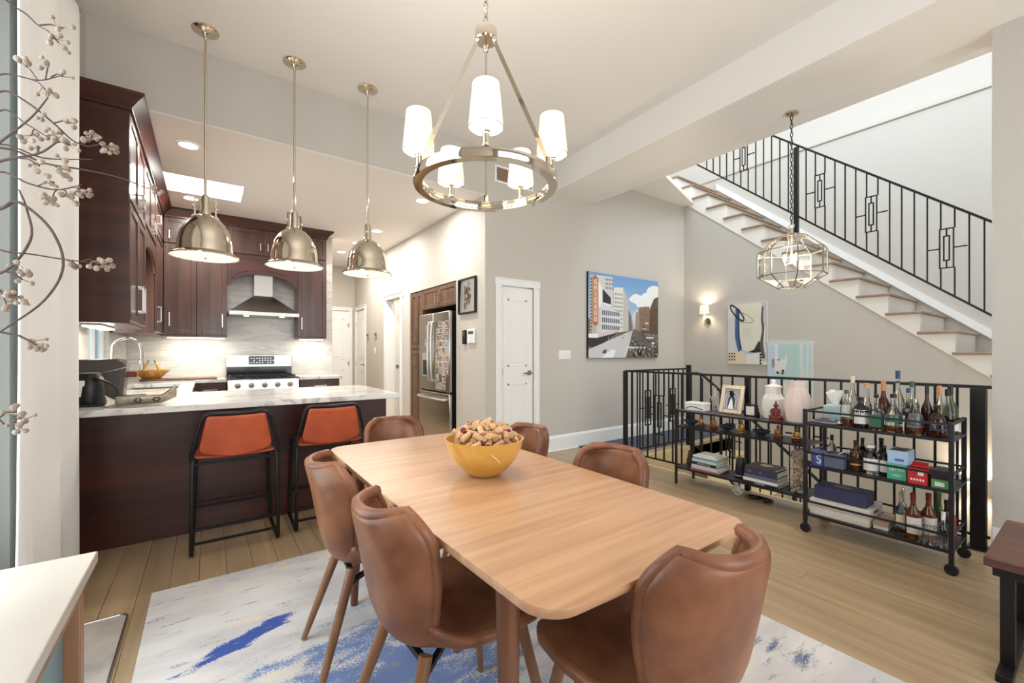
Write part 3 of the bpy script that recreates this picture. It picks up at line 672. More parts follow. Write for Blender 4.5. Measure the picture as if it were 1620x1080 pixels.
# --- hood
hd = thing('range_hood', 'stainless pyramid range hood with chimney above the range', 'range hood', (.64, 6.85, 1.75))
MB().box(.235, 1.05, 6.55, 7.05, 1.735, 1.785).build('rim', 'steel', hd, world=True, bevel=.003)
m = MB(); lo = [(.237, 6.552), (1.048, 6.552), (1.048, 7.05), (.237, 7.05)]; hi = [(.53, 6.80), (.755, 6.80), (.755, 7.05), (.53, 7.05)]
m._add([(a, b_, 1.785) for a, b_ in lo]+[(a, b_, 2.02) for a, b_ in hi], [(0,1,2,3)[::-1], (4,5,6,7), (0,1,5,4), (1,2,6,5), (2,3,7,6), (3,0,4,7)]); m.build('canopy', 'steel', hd, world=True, angle=20)
MB().box(.53, .755, 6.80, 7.05, 2.021, 2.555).build('chimney', 'steel', hd, world=True, bevel=.002)
for xx in (.43, .85):
    MB().cyl((xx, 6.65, 1.735), (xx, 6.65, 1.728), .03, n=16).build('hood_lamp', 'led', hd, world=True)
# outlets on backsplash
def plate(name, label, c, w_, h_, normal, holes=2, kind='rocker'):
    t = thing(name, label, 'switch' if kind == 'rocker' else 'outlet', c)
    def bx(a0, a1, d0, d1, z0, z1):
        m = MB()
        if normal == '-y': m.box(a0, a1, -d1, -d0, z0, z1)
        elif normal == '-x': m.box(-d1, -d0, a0, a1, z0, z1)
        return m
    bx(-w_/2, w_/2, .0005, .006, -h_/2, h_/2).build('plate', 'white', t, bevel=.002)
    for i in range(holes):
        a = -w_/2+w_*(i+.5)/holes; bx(a-.016, a+.016, .006, .010, -.033, .033).build('rocker' if kind == 'rocker' else 'socket', 'plainwhite', t, bevel=.001)
    return t
plate('outlet_plate', 'white double outlet plate on the marble left of the range', (-.245, 7.056, 1.165), .16, .115, '-y', 2, 'o')
plate('outlet_plate', 'white outlet plate on the marble right of the range', (1.265, 7.056, 1.165), .14, .09, '-y', 2, 'o')
plate('light_switch', 'white triple light switch plate beside the closet door', (3.78, YW, 1.217), .20, .115, '-y', 3)
plate('light_switch', 'white switch plate deep in the hallway wall', (XF, 8.0, 1.28), .08, .115, '-x', 1)
for yy, lab in ((8.44, 'small dark thermostat on the hallway wall near the door'), (7.95, 'small dark wall control nearest the doorway in the hallway')):
    t = thing('thermostat', lab, 'thermostat', (XF, yy, 1.56)); MB().box(-.018, -.0005, -.04, .04, -.06, .06).build('body', 'steel', t, bevel=.004); MB().box(-.021, -.018, -.025, .025, 0, .04).build('screen', 'dark', t)
# --- pantry + fridge
pt = thing('pantry_cabinet', 'walnut pantry cabinet with four narrow doors beside the fridge', 'cabinet', (2.9, 6.08, 0))
MB().box(2.60, 3.25, 5.86, 6.315, .0, 2.155).build('body', 'pantry', pt, world=True)
for a, b_, hh in ((5.865, 6.09, 6.05), (6.09, 6.315, 6.13)):
    shaker(pt, 'door', a, b_, 1.30, 2.14, 2.58, 'x', mat='pantry', handle=('v', hh, 1.48, .2)); shaker(pt, 'door', a, b_, .04, 1.28, 2.58, 'x', mat='pantry', handle=('v', hh, 1.12, .2))
oc = thing('over_fridge_cabinet', 'walnut cabinet with two small doors above the fridge', 'cabinet', (2.9, 5.33, 1.86))
MB().box(2.60, 3.25, 4.815, 5.855, 1.86, 2.155).build('body', 'pantry', oc, world=True)
shaker(oc, 'door', 4.815, 5.335, 1.865, 2.15, 2.58, 'x', mat='pantry', handle=('v', 5.29, 1.98, .12)); shaker(oc, 'door', 5.335, 5.855, 1.865, 2.15, 2.58, 'x', mat='pantry', handle=('v', 5.38, 1.98, .12))
fr = thing('refrigerator', 'stainless french door refrigerator covered with photos', 'refrigerator', (2.9, 5.33, 0))
F0, F1 = 4.865, 5.81; FX = 2.50
MB().box(FX+.055, 3.25, F0, F1, .02, 1.775).build('body', 'dark', fr, world=True)
dl = MB().box(FX, FX+.05, (F0+F1)/2+.003, F1, .735, 1.78).build('door', 'steel', fr, world=True, bevel=.012)
drr = MB().box(FX, FX+.05, F0, (F0+F1)/2-.003, .735, 1.78).build('door', 'steel', fr, world=True, bevel=.012)
fz = MB().box(FX, FX+.05, F0, F1, .06, .715).build('freezer_drawer', 'steel', fr, world=True, bevel=.012)
for sgn in (-1, 1):
    yc = (F0+F1)/2+sgn*.05
    MB().tube(crom([(FX-.002, yc, .86), (FX-.05, yc, .92), (FX-.06, yc, 1.25), (FX-.05, yc, 1.6), (FX-.002, yc, 1.66)], 5), .014, 8).build('handle', 'chromeh', fr, world=True)
MB().tube(crom([(FX-.002, F0+.05, .64), (FX-.05, F0+.09, .64), (FX-.06, (F0+F1)/2, .64), (FX-.05, F1-.09, .64), (FX-.002, F1-.05, .64)], 5), .015, 8).build('freezer_handle', 'chromeh', fr, world=True)
m = MB(); m.box(FX-.004, FX, F1-.33, F1-.12, .92, 1.24); m.build('dispenser', 'chromeh', fr, world=True, bevel=.002)
MB().box(FX-.006, FX-.004, F1-.30, F1-.15, .94, 1.14).build('dispenser_recess', 'dark', fr, world=True)
# photos stuck on the doors
random.seed(21)
def photo_on(y, z, w_, h_, k, door):
    pal = [((214, 206, 200), (110, 104, 104), (50, 46, 50)), ((226, 222, 216), (160, 140, 128), (80, 66, 66)), ((190, 194, 198), (110, 116, 128), (180, 156, 148)), ((226, 224, 220), (140, 84, 82), (60, 58, 64)), ((214, 206, 190), (170, 146, 98), (84, 72, 60))][k % 5]
    m = MB(); x = FX-.0015
    m.poly([(x, y, z), (x, y+w_, z), (x, y+w_, z+h_), (x, y, z+h_)][::-1], pal[0])
    x2 = x-.0004; e = .007; m.poly([(x2, y+e, z+e), (x2, y+w_-e, z+e), (x2, y+w_-e, z+h_-e), (x2, y+e, z+h_-e)][::-1], pal[1])
    x3 = x-.0008
    for q in range(3):
        a = y+e+random.random()*(w_-3*e)*.7; c_ = z+e+random.random()*(h_-2*e)*.3; ww = w_*.22; hh = h_*(.25+.3*random.random())
        col = (pal[2], (222, 190, 170), (240, 238, 234))[q]
        m.poly([(x3, a, c_), (x3, a+ww, c_), (x3, a+ww*.9, c_+hh), (x3, a+ww*.1, c_+hh)][::-1], col)
    tag(m.build('photo_print', 'gloss_print'), ('small grey toned', 'small skin toned', 'small blue grey', 'small red', 'small mustard')[k % 5]+' photo card stuck on the '+door+' fridge door', 'photo', 'photos stuck on the fridge doors')
k = 0
for cx, n in ((F0+.02, 4), (F1-.40, 2)):
    z = 1.66 if n == 4 else 1.64
    while z > (.82 if n == 4 else 1.28):
        y = cx
        hgt = random.choice((.075, .09, .1))
        z -= hgt+.006
        for i in range(n):
            w_ = random.choice((.078, .09, .1)) if n == 4 else random.choice((.07, .09))
            if random.random() < .93 and y+w_ < ((F0+F1)/2-.068 if n == 4 else F1-.02): photo_on(y, z+random.uniform(-.003, .003), w_, hgt*random.choice((.85, 1)), k, 'right' if n == 4 else 'left'); k += 1
            y += w_+.005
# picture frame and intercom on the fridge wall
pf = thing('picture_frame', 'narrow black framed botanical print beside the fridge', 'picture', (XF, 4.51, 1.93))
m = MB(); a, b_ = .21, .21
for y0, y1, z0, z1 in ((-.21, -.19, -.215, .215), (.19, .21, -.215, .215), (-.19, .19, -.215, -.195), (-.19, .19, .195, .215)): m.box(-.03, -.001, y0, y1, z0, z1)
m.build('frame', 'dark', pf, bevel=.002)
pr = MB(); x = -.008; pr.poly([(x, .19, -.195), (x, -.19, -.195), (x, -.19, .195), (x, .19, .195)], (232, 230, 224))
random.seed(5)
for i in range(60):
    yy = random.uniform(-.07, .07); zz = random.uniform(-.15, .15); r = random.uniform(.008, .02); col = random.choice(((96, 108, 70), (150, 130, 96), (120, 96, 76), (176, 168, 140), (70, 80, 56)))
    if zz < -.05: col = random.choice(((170, 150, 130), (140, 120, 100), (190, 176, 156)))
    x2 = -.0083-.00002*i; pr.poly([(x2, yy+r, zz-r), (x2, yy-r*.6, zz-r*1.3), (x2, yy-r, zz+r), (x2, yy+r*.5, zz+r*1.5)], col)
pr.build('print', 'print', pf); MB().box(-.014, -.012, -.19, .19, -.195, .195).build('glass', 'glass', pf)
ic = thing('keypad_panel', 'white alarm keypad on the wall beside the fridge', 'keypad', (XF, 4.41, 1.44))
MB().box(-.022, -.0005, -.085, .085, -.085, .085).build('body', 'white', ic, bevel=.006)
for i in range(3):
    for j in range(4): MB().box(-.025, -.022, .03-.032*i-.02, .03-.032*i, -.07+.02*j, -.056+.02*j).build('key', 'plainwhite', ic)
MB().box(-.0235, -.022, -.06, .06, .025, .06).build('screen', 'steel', ic)
ph = thing('wall_remote', 'slim black remote cradle left of the alarm keypad', 'remote', (XF, 4.575, 1.435))
MB().box(-.03, -.0005, -.035, .035, -.085, .085).build('body', 'dark', ph, bevel=.008)
MB().box(-.033, -.03, -.024, .024, .02, .065).build('screen', 'steel', ph)
for j in range(4): MB().box(-.033, -.03, -.022, .022, -.07+.02*j, -.058+.02*j).build('key', 'cartm', ph)
# recessed ceiling lights
pos = [(-.125, 4.605), (-.145, 6.173), (2.062, 4.698), (2.034, 6.26), (1.998, 7.133), (1.946, 7.924)]
labs = ['round recessed light nearest the tall cabinet by the curtain', 'round recessed light just beyond the kitchen skylight', 'round recessed light nearest the closet corner', 'recessed light second from the closet corner along the hall', 'recessed light third from the closet corner along the hall', 'farthest recessed light deep over the hallway']
for (x, y), lb in zip(pos, labs):
    t = thing('recessed_light', lb, 'light', (x, y, ZK), group='recessed kitchen ceiling lights')
    MB().lathe([(.082, -.001), (.082, -.006), (.07, -.010), (.066, -.004)], 28, capb=False, capt=False).build('trim_ring', 'white', t)
    MB().lathe([(.001, -.0035), (.068, -.0035), (.068, -.002), (.001, -.002)], 28, capb=False, capt=False).build('lens', 'led', t)
    a_ = area('recessed_glow', (x, y, ZK-.015), (0, 0, 0), .12, .12, 16, (1, .95, .88)); a_.data.shape = 'DISK'
# --- pendants
def pendant_parts(t):
    ztop = ZC-1.94
    MB().lathe([(.085, ztop-.001), (.085, ztop-.008), (.07, ztop-.018), (.03, ztop-.028), (.012, ztop-.05), (.008, ztop-.06)], 28).build('canopy', 'nickel', t)
    m = MB(); m.cyl((0, 0, .45), (0, 0, ztop-.05), .0085, n=12); m.ball((0, 0, ztop-.06), .013); m.build('stem', 'nickel', t)
    m = MB(); m.lathe([(.008, .455), (.02, .45), (.027, .43), (.03, .34), (.034, .33), (.036, .30), (.03, .295)], 24)
    for sg in (-1, 1):
        m.bar((sg*.03, 0, .42), (sg*.062, 0, .42), .01); m.bar((sg*.062, 0, .424), (sg*.062, 0, .30), .01); m.bar((sg*.062, 0, .305), (sg*.08, 0, .285), .012); m.ball((sg*.066, 0, .36), .012)
    m.build('socket_yoke', 'nickel', t)
    out = [(.03, .31), (.05, .30), (.085, .28), (.118, .245), (.145, .20), (.16, .15), (.168, .10), (.172, .05), (.178, .03), (.205, .014), (.212, .008), (.212, .0)]
    inn = [(r-.004, z-.001) for r, z in out[::-1]]
    MB().lathe(out+[(.206, 0)], 40, capb=False, capt=False).build('shade', 'nickel', t)
    MB().lathe([(.206, .001), (.20, .01), (.172, .025), (.166, .05), (.162, .10), (.154, .15), (.139, .197), (.112, .24), (.08, .272), (.045, .292), (.001, .296)], 40, capb=False, capt=False).build('shade_lining', 'plainwhite', t)
    MB().lathe([(.20, .004), (.198, .001), (.001, .001)], 36, capb=False, capt=False).build('diffuser', 'pend_diff', t)
    m = MB(); m.ball((0, 0, -.006), .009); m.build('finial', 'nickel', t)
M['pend_diff'] = EM('pendant_diffuser', (255, 244, 224), .55, (235, 230, 220))
p0 = thing('pendant_light', 'polished nickel dome pendant nearest the curtain, leftmost of three', 'pendant light', (-.005, 3.83, 1.94), group='nickel dome pendants over the peninsula')
pendant_parts(p0)
copy_tree(p0, (.58, 3.835, 1.94), 0.6, 'polished nickel dome pendant in the middle of the row of three')
copy_tree(p0, (1.167, 3.84, 1.94), 1.1, 'polished nickel dome pendant at the right end of the row of three')
# --- things on the worktops
cf = thing('coffee_machine', 'dark grey rounded coffee machine on the peninsula by the curtain', 'coffee machine', (-.60, 4.06, .9145))
M['taupe'] = P('taupe_plastic', (78, 70, 64), .35)
m = MB(); body = [(-.17, 0), (.13, 0), (.13, .05), (.15, .24), (.14, .275), (.10, .29), (-.12, .285), (-.17, .26)]
m.prism(body, 'xz', -.10, .10); m.build('body', 'taupe', cf, bevel=.02, seg=3)
m = MB(); m.box(.13, .20, -.05, .05, .16, .20); m.build('spout_head', 'maroon', cf, bevel=.008)
MB().box(.12, .24, -.07, .07, 0, .03).build('drip_tray', 'dark', cf, bevel=.004)
MB().bar((-.12, -.104, .15), (.16, -.104, .235), .006).build('trim_line', 'steel', cf)
kt = thing('kettle', 'black appliance with chrome button and curved cable at the curtain edge', 'appliance', (-.60, 3.74, .9145))
m = MB(); m.lathe([(.07, 0), (.075, .01), (.07, .12), (.055, .2), (.05, .205)], 24); m.build('body', 'dark', kt)
MB().cyl((.055, -.04, .17), (.062, -.048, .172), .014, n=14).build('button', 'nickel', kt)
MB().tube(crom([(-.05, -.02, .16), (.04, -.06, .17), (.13, -.08, .12), (.14, -.09, .06), (.08, -.1, .01), (-.03, -.1, .006)], 6), .007, 8).build('cable', 'dark', kt)
MB().cbox((-.045, -.062, .11), (.07, .01, .1)).build('card', 'plainwhite', kt, bevel=.002)
fb = thing('pierced_dish', 'silver fish shaped pierced metal dish on the peninsula corner', 'dish', (-.31, 3.60, .9145), 0.2)
vs = []; n, k_ = 22, 12; m = MB(); rows = []
for i in range(n+1):
    s_ = i/n; xx = -.15+.30*s_; w_ = .062*math.sin(PI*min(1, .12+.86*s_))**.8; z0 = .004+.035*max(0, s_-.75)/.25; hh = .05+.03*max(0, s_-.8)/.2
    for j in range(k_+1):
        th = PI*j/k_; rows.append((xx, -w_*math.cos(th)*(1.0), z0+hh*(1-math.sin(th))+.002))
fs = [(i*(k_+1)+j, i*(k_+1)+j+1, (i+1)*(k_+1)+j+1, (i+1)*(k_+1)+j) for i in range(n) for j in range(k_)]
M['pewter'] = P('pewter', (176, 166, 152), .38, metal=.6, noise=.2, nscale=40)
m._add(rows, fs); m.build('bowl', 'pewter', fb, solid=.004, angle=60)
for cx in (-.05, .04):
    d_ = MB()
    for a in range(6):
        yy = -.058+.002*a; d_.ball((cx+.016*math.cos(a*PI/3), -.060, .036+.012*math.sin(a*PI/3)), .0055, 8)
    o = d_.build('pierced_flower', 'dark', fb); o['kind'] = 'stuff'
m = MB(); m.prism([(-.15, .04), (-.20, .075), (-.19, .03), (-.205, .0), (-.15, .015)], 'xz', -.012, .012); m.build('tail', 'pewter', fb, bevel=.004)
fa = thing('faucet', 'tall chrome spring faucet arching over the kitchen sink', 'faucet', (-.68, 5.15, .9145))
m = MB(); m.lathe([(.028, 0), (.028, .01), (.016, .02), (.016, .10)], 18); m.tube(crom([(0, 0, .08), (0, 0, .34), (.02, 0, .42), (.10, 0, .46), (.18, 0, .42), (.20, 0, .34), (.20, 0, .26)], 7), .011, 10); m.build('spout', 'steel', fa)
MB().cyl((.20, 0, .26), (.20, 0, .18), .016, .020).build('spray_head', 'steel', fa)
MB().bar((0, 0, .27), (.19, 0, .27), .009).build('support_arm', 'steel', fa); MB().bar((0, -.015, .07), (.0, -.09, .10), .010).build('lever', 'steel', fa)
cb = thing('cutting_board', 'long dark wood cutting board lying by the range corner', 'cutting board', (-.25, 6.62, .9145))
M['boardw'] = WOOD('walnut_board', (74, 50, 38), (120, 88, 68), .5, 'X', .6)
MB().box(-.38, .36, -.13, .13, .0, .022).build('board', 'boardw', cb, bevel=.006)
wb = thing('fruit_bowl', 'flared golden wood bowl on the cutting board', 'bowl', (-.53, 6.62, .937))
M['goldwood'] = WOOD('golden_wood', (150, 96, 40), (206, 150, 76), .4, 'Z', .6)
MB().lathe([(.07, 0), (.08, .004), (.155, .09), (.16, .10), (.150, .10), (.075, .014), (.001, .012)], 10, sx=1.1, capt=False).build('bowl', 'goldwood', wb, angle=20)
M['banana'] = P('banana_skin', (214, 172, 60), .5, noise=.1, nscale=20)
for i, (a, lb) in enumerate(((-.25, 'left yellow banana standing up in the wooden fruit bowl'), (.25, 'right yellow banana standing up in the wooden fruit bowl'))):
    t = thing('banana', lb, 'banana', (-.53+.03*(i*2-1), 6.62, .955))
    MB().tube(crom([(.0, 0, .0), (a*.16, 0, .05), (a*.14, 0, .11), (a*.02, 0, .17)], 5), [.008, .012, .016, .018, .019, .02, .02, .02, .02, .019, .018, .016, .014, .011, .008, .007][:16], 8).build('fruit', 'banana', t)
    MB().cyl((a*.02, 0, .168), (-a*.02, 0, .2), .006, .005, n=8).build('stem', 'branch', t)
# ================================================================== DINING
# --- rug
def rug_material():
    m, N, L, b = nm('abstract_rug'); tc = N.new('ShaderNodeTexCoord')
    def noise(sc, stretch, rot=0., detail=4, loc=(0, 0, 0), dist=0.):
        mp = N.new('ShaderNodeMapping'); mp.inputs['Scale'].default_value = stretch; mp.inputs['Rotation'].default_value = (0, 0, rot); mp.inputs['Location'].default_value = loc
        L.new(tc.outputs['Object'], mp.inputs['Vector']); n = N.new('ShaderNodeTexNoise'); n.inputs['Scale'].default_value = sc; n.inputs['Detail'].default_value = detail; n.inputs['Distortion'].default_value = dist
        L.new(mp.outputs[0], n.inputs['Vector']); return n.outputs['Fac']
    def ramp(f, a, bb):
        r = N.new('ShaderNodeMapRange'); r.inputs['From Min'].default_value = a; r.inputs['From Max'].default_value = bb; L.new(f, r.inputs['Value']); return r.outputs[0]
    def mix(f, A, B):
        x = N.new('ShaderNodeMix'); x.data_type = 'RGBA'; L.new(f, x.inputs['Factor'])
        for k_, v in (('A', A), ('B', B)):
            if isinstance(v, tuple): x.inputs[k_].default_value = (*lin(v), 1)
            else: L.new(v, x.inputs[k_])
        return x.outputs['Result']
    def math_(op, a, bb):
        x = N.new('ShaderNodeMath'); x.operation = op
        for i, v in enumerate((a, bb)):
            if isinstance(v, (int, float)): x.inputs[i].default_value = v
            else: L.new(v, x.inputs[i])
        return x.outputs[0]
    def blob(cx, cy, sx, sy, rot, a, bb):     # soft elliptical mask
        mp = N.new('ShaderNodeMapping'); mp.vector_type = 'TEXTURE'; mp.inputs['Location'].default_value = (cx, cy, 0); mp.inputs['Rotation'].default_value = (0, 0, rot); mp.inputs['Scale'].default_value = (sx, sy, 1)
        L.new(tc.outputs['Object'], mp.inputs['Vector']); v = N.new('ShaderNodeVectorMath'); v.operation = 'LENGTH'; L.new(mp.outputs[0], v.inputs[0])
        r = N.new('ShaderNodeMapRange'); r.inputs['From Min'].default_value = 0.; r.inputs['From Max'].default_value = 1.6; r.inputs['To Min'].default_value = .5; r.inputs['To Max'].default_value = -.5
        L.new(v.outputs['Value'], r.inputs['Value']); return r.outputs[0]
    col = mix(ramp(noise(2.2, (1, 2.6, 1), .35), .42, .62), (214, 210, 207), (196, 192, 192))
    col = mix(ramp(noise(3.0, (1, 2.2, 1), .4, loc=(3, 1, 0)), .60, .72), col, (224, 210, 184))
    fine = noise(120, (1, 1.6, 1), 0, 2)
    mid = noise(5.5, (1, 2.4, 1), .4, 6, (1, 5, 0), .6)
    # speckled blue wash
    wash = math_('ADD', blob(.55, 1.55, .75, .55, .15, 0, 0), math_('ADD', math_('MULTIPLY', mid, 1.3), math_('MULTIPLY', fine, 1.1)))
    col = mix(ramp(wash, 1.22, 1.42), col, (112, 132, 176))
    # solid blue streak
    st_ = math_('ADD', blob(.12, 2.17, .36, .085, .42, 0, 0), math_('ADD', math_('MULTIPLY', mid, .9), math_('MULTIPLY', fine, .35)))
    col = mix(ramp(st_, .76, .86), col, (58, 84, 156))
    # slate streak on the right
    st2 = math_('ADD', blob(1.9, .95, .14, .5, .35, 0, 0), math_('ADD', math_('MULTIPLY', mid, 1.1), math_('MULTIPLY', fine, .5)))
    col = mix(ramp(st2, 1.0, 1.16), col, (92, 106, 136))
    st3 = math_('MULTIPLY', ramp(noise(7, (1, 4, 1), .3, 5, (7, 2, 0)), .62, .67), ramp(fine, .42, .55))
    col = mix(st3, col, (150, 148, 150))
    L.new(col, b.inputs['Base Color']); b.inputs['Roughness'].default_value = .95
    bp = N.new('ShaderNodeBump'); bp.inputs['Strength'].default_value = .35; bp.inputs['Distance'].default_value = .004; L.new(fine, bp.inputs['Height']); L.new(bp.outputs[0], b.inputs['Normal'])
    return m
M['rug'] = rug_material()
m = MB(); m.box(-.23, 2.14, -.18, 2.875, .0005, .010); tag(m.build('area_rug', 'rug', bevel=.003), 'abstract ivory area rug with blue brushstrokes under the dining table', 'rug')
M['darkrug'] = P('charcoal_runner', (92, 94, 104), .95, noise=.3, nscale=9, alt=(66, 70, 80))
m = MB(); m.prism([(3.95, 3.88), (4.2, 3.45), (6.35, 3.45), (6.35, 4.09), (4.0, 4.09)], 'xy', .0005, .010); tag(m.build('runner_rug', 'darkrug'), 'dark slate runner rug on the landing behind the railing', 'rug')
M['mat'] = P('worn_grey_mat', (196, 188, 180), .55, noise=.2, nscale=5, alt=(150, 142, 136))
mt = thing('floor_mat', 'thin greyish floor mat with rounded corner beside the sideboard', 'mat', (-.46, 2.3, 0))
def rrect(x0, x1, y0, y1, r, n=5):
    pts = []
    for cx, cy, a0 in ((x1-r, y1-r, 0), (x0+r, y1-r, PI/2), (x0+r, y0+r, PI), (x1-r, y0+r, 1.5*PI)):
        for i in range(n+1): a = a0+PI/2*i/n; pts.append((cx+r*math.cos(a), cy+r*math.sin(a)))
    return pts
MB().prism(rrect(-.18, .16, -.62, .43, .035), 'xy', .0005, .006).build('sheet', 'mat', mt)
lip = [(x_, y_, .007) for x_, y_ in rrect(-.177, .157, -.617, .427, .033)]; MB().tube(lip, .005, 6, closed=True).build('edge', 'steel', mt)
# --- dining table
tb = thing('dining_table', 'rectangular cherry wood dining table with rounded corners', 'table', (.915, 1.50, 0))
def tabletop(hx, hy, r, bow):
    pts = []
    base_ = rrect(-hx, hx, -hy, hy, r, 6)
    out = []
    k_ = len(base_)
    for i in range(k_):
        a, b_ = Vector((*base_[i], 0)), Vector((*base_[(i+1) % k_], 0)); n = max(1, int((b_-a).length/.08))
        for j in range(n): out.append(a+(b_-a)*j/n)
    return [(p.x*(1+bow*(1-(p.y/hy)**2)), p.y*(1+.012*(1-(p.x/hx)**2))) for p in out]
HX, HY = .395, .885
o1 = tabletop(HX, HY, .075, .035)
m = MB(); k_ = len(o1); lv = [(.955, .722), (.985, .727), (1.0, .738), (1.0, .746), (.997, .75)]
for s_, z in lv: m.v += [(p[0]*(1-(1-s_)*.5 if abs(s_-1) < .02 else 1-(1-s_)), p[1]*(1-(1-s_)*.45), z) for p in o1]
for i in range(len(lv)-1):
    for j in range(k_): m.f.append((i*k_+j, i*k_+(j+1) % k_, (i+1)*k_+(j+1) % k_, (i+1)*k_+j)); m.m.append(0); m.col.append(None)
m.f += [tuple(range(k_))[::-1], tuple((len(lv)-1)*k_+j for j in range(k_))]; m.m += [0, 0]; m.col += [None, None]
m.build('table_top', 'table', tb, angle=30)
for sx in (-1, 1):
    for sy in (-1, 1):
        MB().tube([(sx*.325, sy*.66, .015), (sx*.315, sy*.645, .40), (sx*.31, sy*.635, .722)], [.017, .026, .032], 16).build('leg', 'tleg', tb)
for sx in (-1, 1): MB().box(sx*.30-.011, sx*.30+.011, -.61, .61, .655, .720).build('apron', 'tleg', tb, bevel=.003)
for sy in (-1, 1): MB().box(-.285, .285, sy*.62-.011, sy*.62+.011, .655, .720).build('apron', 'tleg', tb, bevel=.003)
# --- dining chairs
def chair_shell(NS=40, NT=22):
    prof = crom([(.225, 0, .448), (.195, 0, .464), (.08, 0, .458), (-.06, 0, .444), (-.145, 0, .440), (-.195, 0, .462), (-.225, 0, .525), (-.245, 0, .62), (-.263, 0, .72), (-.285, 0, .815)], 8)
    n = len(prof); Ls = [0]
    for a, b_ in zip(prof, prof[1:]): Ls.append(Ls[-1]+(b_-a).length)
    tot = Ls[-1]
    wt = [(0, .150), (.03, .188), (.10, .218), (.22, .225), (.36, .212), (.45, .160), (.53, .142), (.60, .146), (.68, .160), (.78, .174), (.86, .177), (.92, .170), (.965, .150), (1, .112)]
    wr = [(0, .0), (.2, .012), (.38, .03), (.48, .062), (.60, .088), (.75, .105), (.88, .108), (1, .085)]
    m = MB(); rows = []; seamL = []; seamR = []; seamT = []
    for i in range(NS+1):
        s_ = i/NS; d = s_*tot; j = max(q for q in range(n) if Ls[q] <= d+1e-9); j = min(j, n-2)
        t = (d-Ls[j])/(Ls[j+1]-Ls[j]); c_ = prof[j].lerp(prof[j+1], t); tan = (prof[min(j+2, n-1)]-prof[max(j-1, 0)]).normalized()
        nor = Vector((tan.z, 0, -tan.x))
        if s_ < .5 and nor.z < 0: nor = -nor
        if nor.x < 0 and s_ > .6: nor = -nor
        if s_ <= .6 and nor.z < -.1: nor = -nor
        w_ = interp(wt, s_); r_ = interp(wr, s_)
        for k_ in range(NT+1):
            u = -1+2*k_/NT; g = math.sin(u*PI/2*.82)/math.sin(PI/2*.82)
            top = (abs(u)**2.4)
            p = c_+Vector((0, w_*g, 0))+nor*(r_*top)
            if s_ > .9: p.z -= .012*abs(u)**3*(s_-.9)/.1
            rows.append(p)
            if s_ > .5 and i < NS-1:
                q_ = p-nor*.0195
                if k_ == 1: seamL.append(q_)
                if k_ == NT-1: seamR.append(q_)
            if i == NS-1 and 1 <= k_ <= NT-1: seamT.append(p-nor*.0195)
    fs = [(i*(NT+1)+j, i*(NT+1)+j+1, (i+1)*(NT+1)+j+1, (i+1)*(NT+1)+j) for i in range(NS) for j in range(NT)]
    m._add(rows, fs)
    rim = [rows[i*(NT+1)] for i in range(NS+1)]+[rows[NS*(NT+1)+j] for j in range(1, NT+1)]+[rows[i*(NT+1)+NT] for i in range(NS-1, -1, -1)]+[rows[j] for j in range(NT-1, 0, -1)]
    return m, rim, (seamL, seamR)
def make_chair(label):
    t = thing('dining_chair', label, 'chair', (0, 0, 0), 0, 'leather dining chairs around the table')
    m, rim, seams = chair_shell(); m.build('shell', 'leather', t, solid=.036, sub=1, angle=80)
    m = MB(); m.tube(rim, .0178, 8, closed=True); m.build('rolled_edge', 'leather', t, angle=80)
    # dark seam just behind the rolled edge of the back
    for sm in seams: MB().tube(sm, .0026, 6).build('seam', 'piping', t)
    for sx, fx in ((1, .17), (-1, -.15)):
        for sy in (-1, 1):
            foot = (sx*.245 if sx > 0 else -.285, sy*.205, .0145); top = (fx, sy*.125, .425)
            MB().tube([foot, tuple(a*.5+b_*.5 for a, b_ in zip(foot, top)), top], [.0115, .0165, .019], 12).build('leg', 'cleg', t)
    m = MB()
    for a, b_ in (((.19, .145), (-.175, -.145)), ((.19, -.145), (-.175, .145))): m.bar((a[0], a[1], .375), (b_[0], b_[1], .375), .016)
    m.bar((-.15, -.125, .405), (-.15, .125, .405), .018); m.bar((.16, -.125, .405), (.16, .125, .405), .018)
    m.build('underframe', 'black', t)
    return t
ch = make_chair('cognac leather dining chair tucked at the near end, closest to the camera')
ch.location = (.95, .725, 0); ch.rotation_euler = (0, 0, math.radians(85))
copy_tree(ch, (.632, 1.215, 0), math.radians(2), 'cognac leather dining chair on the left side, nearer of the two')
copy_tree(ch, (.612, 1.80, 0), math.radians(-4), 'cognac leather dining chair on the left side nearest the bar stools')
copy_tree(ch, (1.245, 1.25, 0), PI+math.radians(3), 'cognac leather dining chair on the right side nearest the bar cart')
copy_tree(ch, (1.275, 1.93, 0), PI-math.radians(4), 'cognac leather dining chair behind the cork bowl on the right side')
copy_tree(ch, (.965, 2.46, 0), -PI/2, 'cognac leather dining chair at the far end facing the camera')
# --- bowl of corks
bw = thing('cork_bowl', 'golden amber wooden bowl heaped with wine corks on the table', 'bowl', (.925, 1.49, .7505))
M['amberbowl'] = WOOD('amber_bowl', (182, 126, 46), (220, 174, 88), .3, 'X', .25, coat=.4)
MB().lathe([(.048, .0), (.06, .002), (.095, .028), (.128, .068), (.15, .11), (.160, .145), (.162, .150), (.155, .150), (.143, .11), (.118, .07), (.085, .036), (.04, .016), (.001, .014)], 44, capt=False).build('bowl', 'amberbowl', bw)
m = MB(); m.tube([(-.06, -.148, .115), (-.035, -.150, .095), (-.02, -.1448, .078)], .0016, 5); m.build('stalk_inlay', 'paper', bw)
m = MB(); m.tube([(.085, -.122, .118), (.11, -.103, .128), (.125, -.088, .136)], .0028, 5); m.build('crack_mark', 'dark', bw)
random.seed(11)
mb = MB(); mb.lathe([(.0115, -.022), (.0115, .022)], 12); ck = mb.build('cork', 'cork')
